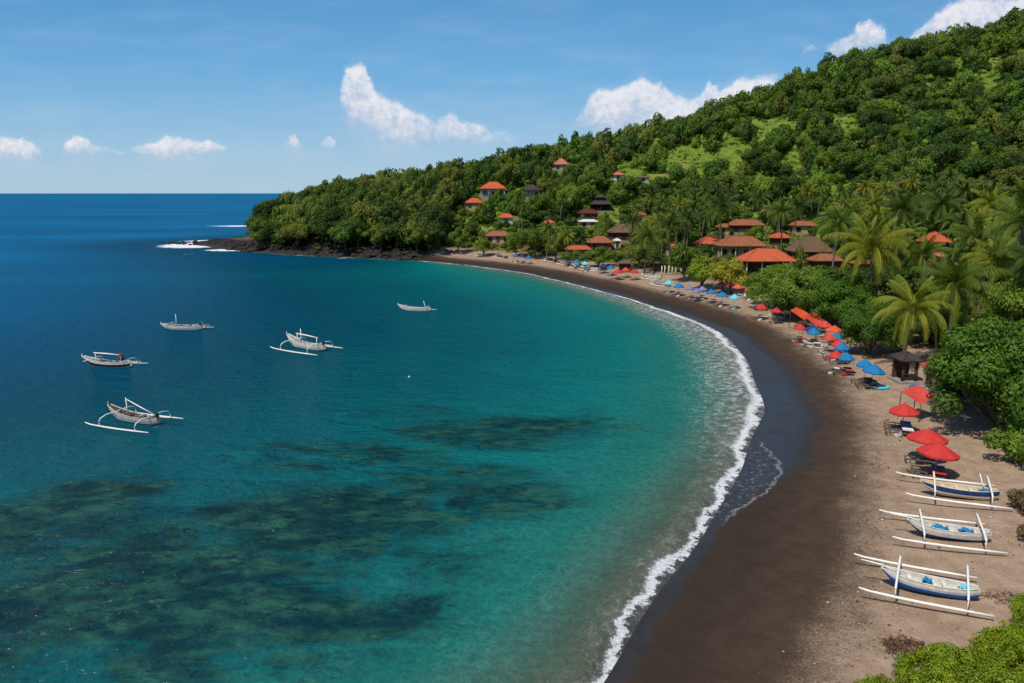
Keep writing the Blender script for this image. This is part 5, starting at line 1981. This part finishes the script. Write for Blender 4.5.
spec_palm(988, 262, 322, 40, P_YEL, 'sunlit palm left of the tall palm near the right edge', 1)
spec_palm(915, 256, 318, 34, P_GREEN, 'palm standing below the terracotta roof, left of the long-fronded one', 2)
spec_palm(846, 212, 262, 24, P_GREEN, 'slim sunlit palm behind the tall yellow-green one', 0)
spec_palm(778, 212, 254, 20, P_GREEN, 'slim palm right of the long dark red-brown roof', 1)
spec_palm(795, 206, 248, 20, P_DEEP, 'dark slim palm behind the brown-roofed house below the hill', 2)
spec_palm(985, 205, 250, 28, P_YEL, 'sunlit palm high in the grove near the right edge', 0)
spec_palm(1018, 196, 250, 30, P_GREEN, 'palm cut by the right edge, highest in the grove', 1)
spec_palm(868, 206, 252, 24, P_YEL, 'yellowish palm in the grove left of the dark slim one', 2)

# forest -------------------------------------------------------------
CLEAR = [(700, 168, 40, 14), (772, 132, 30, 10), (762, 190, 26, 9), (640, 180, 26, 8), (985, 84, 16, 12), (735, 152, 30, 10), (940, 92, 10, 8), (790, 165, 18, 8), (945, 135, 22, 8), (690, 190, 14, 6), (620, 215, 14, 5), (850, 120, 20, 7)]
cand = []
st = 5.3
for iy, y in enumerate(np.arange(28, 480, st * .87)):
    for x in np.arange(-150, 420, st):
        cand.append((x + (iy % 2) * st / 2 + random.uniform(-1.9, 1.9), y + random.uniform(-1.9, 1.9)))
cand = np.array(cand)
cz, cd, ch = terrain(cand[:, 0], cand[:, 1])
cpx, cpy, cs_ = project(cand[:, 0], cand[:, 1], cz)
ok = (cd > np.where(ch > .3, 3.5, 22.5)) & (cpx > np.where(cand[:, 1] > 200, 262, -40)) & (cpx < 1700) & (cpy > -60)
# only what the slope does not hide
vis = np.ones(len(cand), bool)
top = cz + 8.5
for u in np.linspace(.12, .985, 46):
    zx, _, _ = terrain(cand[ok, 0] * u, cand[ok, 1] * u)
    v = vis[ok]
    v &= zx < H + (top[ok] - H) * u
    vis[ok] = v
ok &= vis
idx = np.where(ok)[0]


def tree_blocked(X, Y, px, py, r, hpx, wid):
    for (x0, x1, y0, y1, hy, (hx, hyy, hr)) in HOUSES:
        if (X - hx) ** 2 + (Y - hyy) ** 2 < (hr + wid * .30) ** 2:
            return True
        if Y < hyy and px + r * .8 > x0 and px - r * .8 < x1 and py - hpx < y1 and py > y0:
            if py - hpx * .9 < y1 - (y1 - y0) * .12:
                return True
    for (X2, Y2, r2) in SPOTS:
        if (X - X2) ** 2 + (Y - Y2) ** 2 < (r2 + wid * .2) ** 2:
            return True
    return False


FOREST = []
PALMS = []
for i in idx:
    X, Y, Z, px, py, d = cand[i, 0], cand[i, 1], cz[i], cpx[i], cpy[i], cd[i]
    s = F / cs_[i]
    if ch[i] < .3 and any(((px - a) / rx) ** 2 + ((py - b) / ry) ** 2 < 1 for a, b, rx, ry in CLEAR) and random.random() < .88:
        continue
    grove = (px > 610 and Z < 15 and 90 < Y < 250 and ch[i] < .1) or (500 < px <= 620 and Z < 12 and ch[i] < .1 and random.random() < .35)
    if grove and random.random() < .55:
        if random.random() < .42:
            continue
        h = random.uniform(6.5, 11.5)
        sz = random.uniform(.72, 1.0)
        if tree_blocked(X, Y, px, py - h * s, 3.6 * s * sz, 2 * s, 5) or tree_blocked(X, Y, px, py, 1.0 * s, h * s, 4):
            continue
        PALMS.append((X, Y, Z, h, sz, px, py))
        continue
    if ch[i] > .3:
        wid, hgt = random.uniform(7.5, 12.5), random.uniform(9.5, 14)
        if cd[i] < 9:
            hgt *= .8
        tn = random.choices([T_DARK, T_OLIVE, T_MID], [.45, .35, .2])[0]
        tn = tuple(a * .95 for a in tn)
    else:
        if random.random() < (.30 if Z > 14 else .12):
            continue
        wid = random.choice([random.uniform(3, 5.5), random.uniform(5, 9), random.uniform(8, 12.5)])
        hgt = min(wid * random.choice([random.uniform(.55, .85), random.uniform(.75, 1.05), random.uniform(.9, 1.4)]) + .8, 12.5)
        pn = math.sin(X * .031 + 1.3) * math.sin(Y * .037 + .4) + .4 * math.sin(X * .09 + Y * .07)
        tn = random.choices([T_DARK, T_MID, T_BRIGHT, T_OLIVE], [.34, .42, max(.03, .10 + .16 * pn), .16])[0]
        if grove:
            hgt = min(hgt, 6.5)
    hh = hgt
    if tree_blocked(X, Y, px, py, wid * .5 * s, hh * s, wid):
        wid *= .45
        hh = hgt * .36
        if tree_blocked(X, Y, px, py, wid * .5 * s, hh * s, wid):
            continue
    # keep the foremost row from hiding the trees built one by one
    if any(Y < e - 4 and abs(px - a) < b2 * .8 and py - hh * s < b + c2 * .5 and py > b - c2 for a, b, b2, c2, e in SPEC):
        continue
    FOREST.append((X, Y, Z, wid, hh, jit(tn, .24), ch[i], px, py, wid * s))

SHORT = [(h[0], h[1], h[2], h[3], h[5]) for h in HOUSES]
TONE_NAME = lambda c: 'yellowish olive' if c[0] > .7 * c[1] else 'dark green' if c[1] < .136 else 'mid green' if c[1] < .216 else 'bright green'
HNAME = {}
for o in list(bpy.data.objects):
    if o.parent is None and o.get('category') in ('house', 'shrine', 'hut', 'beach stall'):
        HNAME[o] = (o.location.x, o.location.y, o['label'])
BRIEF = [('white walls', 'the white-walled orange villa'), ('half sunk', 'the lowest left orange house'), ('above the brown-roofed longhouse', 'the orange house above the longhouse'), ('tiny rust-red', 'the tiny rust-red roof'), ('long low house', 'the brown longhouse'),
         ('little faded', 'the faded hut by the headland'), ('pinkish pyramid', 'the pink ridge bungalow'), ('lookout', 'the grey lookout hut'), ('dark thatched house', 'the dark thatched house'), ('black-roofed', 'the black-roofed pavilion'),
         ('long maroon-roofed', 'the maroon-roofed building'), ('pale sheet roof', 'the pale sheet roof'), ('small pink-roofed hut high', 'the small pink-roofed hut'), ('tan-roofed shed', 'the tan-roofed shed'), ('broad brown hip', 'the broad brown roof'),
         ('white sheet-roofed', 'the white annex'), ('rust-orange roof among', 'the rust-orange roof'), ('very wide brown', 'the wide thatched hall'), ('wing', 'the orange-red hotel wing'), ('long brown-tiled', 'the brown beach hotel'), ('restaurant with', 'the orange-roofed restaurant'),
         ('steep brown-thatched', 'the steep thatched hall'), ('low reddish', 'the low reddish roof'), ('long dark red-brown', 'the long red-brown roof'), ('edge of the palm grove', 'the brown house below the hill'), ('small tower', 'the vivid orange pyramid roof'),
         ('terracotta', 'the terracotta roof'), ('brown-tiled roof behind', 'the brown roof at the right'), ('spire', 'the pink spire-roofed shrine'), ('stall', 'the dark beach stall'), ('orange-roofed beach hut', 'the orange-roofed beach hut')]


def where(X, Y, px, py, hf):
    best = None
    for (hx, hy, lab) in HNAME.values():
        q = math.hypot(X - hx, Y - hy)
        if best is None or q < best[0]:
            best = (q, hx, hy, lab)
    if best and best[0] < 26:
        nm = next((b for a, b in BRIEF if a in best[3]), None)
        if nm:
            dx, dy = X - best[1], Y - best[2]
            if abs(dx) > abs(dy):
                return ('left of ' if dx < 0 else 'right of ') + nm
            return ('behind ' if dy > 0 else 'in front of ') + nm
    if hf > .3:
        return 'on the rocky point, seaward end' if px < 300 else 'on the headland above dark rocks' if px < 370 else 'on the headland near the beach'
    b = 'left part' if px < 560 else 'middle' if px < 800 else 'right part'
    if py < 130:
        return 'high on the hill, %s of the ridge' % b
    if py < 190:
        return 'halfway up the hillside, %s' % b
    if py < 235:
        return 'low on the hillside, %s' % b
    return 'behind the beach, %s' % b


order = sorted(range(len(FOREST)), key=lambda i: -FOREST[i][9] + (1e4 if not -15 < FOREST[i][7] < 1036 else 0))
NIND = 268
for q, i in enumerate(order[:NIND]):
    X, Y, Z, wid, hgt, tn, hf, px, py, wp = FOREST[i]
    kk = ('mid', random.choice((0, 1, 2, 3))) if wp > 26 else ('far', random.choice((0, 1, 2, 3)))
    wp_n = 'big' if wid > 9 else 'small' if wid < 6 else 'middling'
    lab = '%s %s tree %s' % (wp_n, TONE_NAME(tn), where(X, Y, px, py, hf))
    tree(kk, X, Y, Z, wid, hgt, tn, lab, lab, crown_frac=.8)

# the rest of the wood reads as one mass
VV, QQ, LL, TT = [], [], [], []
nv = 0
for i in order[NIND:]:
    X, Y, Z, wid, hgt, tn, hf, px, py, wp = FOREST[i]
    v, f, leaf = CROWN[('mid', random.choice((0, 1, 2))) if wp > 45 else ('far', random.choice((0, 0, 1, 1, 2, 2, 3, 4)))][2]
    a = random.uniform(0, 6.28)
    ca, sa = math.cos(a), math.sin(a)
    sx, sz = wid / 9.6, hgt * .95 / 6.3
    p = np.empty_like(v)
    p[:, 0] = (v[:, 0] * ca - v[:, 1] * sa) * sx + X
    p[:, 1] = (v[:, 0] * sa + v[:, 1] * ca) * sx + Y
    p[:, 2] = v[:, 2] * sz + Z - .2
    VV.append(p)
    QQ.append(f + nv)
    LL.append(leaf)
    TT.append(np.tile(tn, (len(v), 1)))
    nv += len(v)
me = big_mesh('forest', np.vstack(VV), np.vstack(QQ), M['leaf_mass'], {'leaf': np.concatenate(LL), 'tone': np.vstack(TT)})
tag(link(bpy.data.objects.new('forest', me)), 'dense green wood covering the far hillside up to the ridge', 'forest', kind='stuff')

# low scrub between the trees
SB = [crown_cloud(110, 7, 600 + k, 'bush', 1.5, lobe=(.16, .3))[:3] for k in range(4)]
VV, QQ, LL, TT = [], [], [], []
nv = 0
ns = 0
allow = np.where(vis & ((ch < .3) | (cpx > 262)) & (cd > np.where(ch > .3, 3.0, 23.5)) & (cpx > -40) & (cpx < 1500))[0]
for i in allow:
    for rep in range(3):
        X, Y = cand[i, 0] + random.uniform(-3, 3), cand[i, 1] + random.uniform(-3, 3)
        if any((X - a) ** 2 + (Y - b) ** 2 < (r + 1.0) ** 2 for (_, _, _, _, _, (a, b, r)) in HOUSES) or any((X - a) ** 2 + (Y - b) ** 2 < min(r, 2) ** 2 for a, b, r in SPOTS):
            continue
        px, py = cpx[i], cpy[i]
        clear = any(((px - a) / rx) ** 2 + ((py - b) / ry) ** 2 < 1 for a, b, rx, ry in CLEAR)
        if clear and random.random() < .45:
            continue
        zz, dd_, _ = terrain(X, Y)
        if dd_[0] < (3 if ch[i] > .3 else 23):
            continue
        sc = random.uniform(.18, .42)
        v, f, leaf = random.choice(SB)
        tn = jit(random.choice([T_MID, T_OLIVE, T_BRIGHT, T_BRIGHT, T_BRIGHT]), .25)
        if ch[i] > .3:
            tn = tuple(a * .75 for a in tn)
        a = random.uniform(0, 6.28)
        ca, sa = math.cos(a), math.sin(a)
        p = np.empty_like(v)
        p[:, 0] = (v[:, 0] * ca - v[:, 1] * sa) * sc + X
        p[:, 1] = (v[:, 0] * sa + v[:, 1] * ca) * sc + Y
        p[:, 2] = v[:, 2] * sc * .9 + zz[0] - .15
        VV.append(p)
        QQ.append(f + nv)
        LL.append(leaf)
        TT.append(np.tile(tn, (len(v), 1)))
        nv += len(v)
        ns += 1
me = big_mesh('undergrowth', np.vstack(VV), np.vstack(QQ), M['leaf_mass'], {'leaf': np.concatenate(LL), 'tone': np.vstack(TT)})
tag(link(bpy.data.objects.new('undergrowth', me)), 'low green scrub between the trees and houses', 'undergrowth', kind='stuff')

PALMS = [p for p in PALMS if -15 < p[5] < 1090]
PALMS.sort(key=lambda p: p[1])
for (X, Y, Z, h, sz, px, py) in PALMS[:280]:
    tn = jit(random.choice([P_GREEN, P_GREEN, P_DEEP, P_DEEP, P_DEEP, P_YEL]), .12)
    w_ = where(X, Y, px, py, 0)
    lab = '%s %s coconut palm %s' % ('tall' if h > 9.3 else 'low' if h < 7.6 else 'middling', 'yellowish' if tn[0] > .18 else 'dark' if tn[0] < .10 else 'green', w_)
    palm(('farpalm' if Y > 100 else 'palm', random.choice((0, 1, 2))), X, Y, Z, h, sz, tn, lab, lab)
print('FOREST', len(FOREST), 'PALMS', len(PALMS), 'SCRUB', ns)

# ------------------------------------------------------------------ rocks of the headland
def rock_mesh(seed):
    bm = bmesh.new()
    bmesh.ops.create_icosphere(bm, subdivisions=3, radius=1.0)
    r = random.Random(seed)
    cuts = [(Vector((r.gauss(0, 1), r.gauss(0, 1), r.gauss(0, .8))).normalized(), r.uniform(.55, .9)) for _ in range(11)]
    for v in bm.verts:
        p = v.co.copy()
        for n, dd in cuts:
            q = p.dot(n)
            if q > dd:
                p -= n * (q - dd) * .9
        p *= 1 + .07 * math.sin(p.x * 7 + seed) * math.sin(p.y * 8 + 1) + .04 * math.sin(p.z * 15 + p.x * 9)
        p.z *= .72
        v.co = p
    me = bpy.data.meshes.new('boulder')
    bm.to_mesh(me)
    bm.free()
    me.materials.append(M['stone'])
    return me


ROCKS = [rock_mesh(s) for s in range(6)]


def boulder(X, Y, Z, s, lab, group, mat=None):
    o = bpy.data.objects.new('boulder', random.choice(ROCKS))
    o.location = (X, Y, Z)
    o.scale = (s * random.uniform(.8, 1.5), s * random.uniform(.8, 1.2), s * random.uniform(.6, 1.0))
    o.rotation_euler = (random.uniform(-.3, .3), random.uniform(-.3, .3), random.uniform(0, 6.28))
    link(o)
    tag(o, lab, 'boulder', group)
    return o


for k in range(46):
    u = random.random() ** .8
    px = 162 + 78 * u
    py = 243.3 + 1.6 * u + random.gauss(0, .5) * (1 + 2.2 * u)
    X, Y = flat(px, py)
    s = random.uniform(.5, 1.1) + 1.3 * u * random.random()
    boulder(X, Y, -.1 + .5 * u * random.random(), s, 'black rock in the low reef running seaward off the headland tip, surf around it', 'black rocks off the headland tip')
n = 0
for k in range(900):
    px = random.uniform(228, 436)
    py = random.uniform(240, 261)
    X, Y, Z = ground(px, py)
    d = float(terrain(X, Y)[1][0])
    if not (-1.5 < d < 6.5) or headland(np.array([X]), np.array([Y]))[0] < .2:
        continue
    s = random.uniform(.5, 1.5) * (1.25 if px < 320 else 1)
    boulder(X, Y, Z - .1, s, ('dark basalt boulder at the foot of the wooded headland, seaward half' if px < 330 else 'dark basalt boulder at the foot of the wooded headland, beach half'), 'boulders at the foot of the headland')
    n += 1
    if n >= 130:
        break
ROCKS = [m.copy() for m in ROCKS]
for m in ROCKS:
    m.materials.clear()
    m.materials.append(M['stone_grey'])
for k in range(14):
    px, py = random.uniform(438, 466), random.uniform(250.5, 255.5)
    X, Y, Z = ground(px, py)
    boulder(X, Y, Z, random.uniform(.8, 1.7), 'pale grey boulder in the heap where the sand meets the headland', 'grey boulders at the end of the beach')

# dry twigs on the sand by the lime-green bush
def brush(px, py, r, n, lab, m):
    X, Y, Z = ground(px, py)
    rr = random.Random(int(px))
    mb = MB()
    for i in range(n):
        a, q = rr.uniform(0, 6.28), r * math.sqrt(rr.random())
        x, y = q * math.cos(a) * 1.5, q * math.sin(a)
        b = rr.uniform(0, 6.28)
        L = rr.uniform(.15, .5)
        z = rr.uniform(.0, .12)
        mb.tube([(x, y, z), (x + L * .5 * math.cos(b), y + L * .5 * math.sin(b), z + .05), (x + L * math.cos(b + .4), y + L * math.sin(b + .4), z + rr.uniform(-.02, .12))], [.014, .011, .005], 4)
    o = mb.build('twig_pile', m)
    o.location = (X, Y, Z)
    tag(o, lab, 'twig pile')


brush(905, 648, .62, 240, 'dark patch of dry twigs on the sand left of the lime-green bush', M['timber'])
brush(1000, 598, .5, 50, 'scattered brown twigs behind the stern of the nearest boat', M['timber'])
brush(918, 473, .5, 70, 'small heap of driftwood below the nearest red parasol', M['timber'])

# pebbles and broken coral on the sand
def pebbles():
    r = np.random.default_rng(77)
    n = 26000
    X, Y = r.uniform(2, 42, n), r.uniform(18, 85, n)
    z, d, hf = terrain(X, Y)
    want = np.exp(-((d - 9.2) / 1.3) ** 2) * .9 + .16 * (d > 9) + .05 * ((d > 5) & (d < 9))
    want = want * (.35 + .65 * (wob(X, Y, .5, 71) > .1))
    k = (d > 4.5) & (d < 21) & (r.uniform(size=n) < want)
    X, Y, z = X[k], Y[k], z[k]
    n = len(X)
    s = r.uniform(.018, .06, n) * (1 + 1.2 * (r.uniform(size=n) < .05))
    base = np.array([(1, 0, 0), (0, 1, 0), (-1, 0, 0), (0, -1, 0), (0, 0, .6), (0, 0, -.6)])
    f = np.array([(0, 1, 4), (1, 2, 4), (2, 3, 4), (3, 0, 4), (1, 0, 5), (2, 1, 5), (3, 2, 5), (0, 3, 5)])
    jv = base[None] * s[:, None, None] * r.uniform(.6, 1.4, (n, 6, 1))
    a = r.uniform(0, 6.28, n)
    ca, sa = np.cos(a)[:, None], np.sin(a)[:, None]
    P = np.stack([jv[..., 0] * ca - jv[..., 1] * sa + X[:, None], jv[..., 0] * sa + jv[..., 1] * ca + Y[:, None], jv[..., 2] + z[:, None] + s[:, None] * .3], -1)
    fr = (np.arange(n)[:, None, None] * 6 + f[None]).reshape(-1, 3)
    tone = np.where(r.uniform(size=n) < .22, .42, r.uniform(.03, .10, n))
    col = np.stack([tone, tone * .92, tone * .84], -1)
    m, t, out = new_mat('pebbles')
    principled(t, out, Base_Color=t.attr('tone', 'Color'), Roughness=0.8)
    me = big_mesh('pebbles', P.reshape(-1, 3), fr, m, {'tone': np.repeat(col, 6, axis=0)}, tri=True)
    tag(link(bpy.data.objects.new('pebbles', me)), 'loose pebbles and bits of coral strewn over the sand', 'pebbles', kind='stuff')


pebbles()
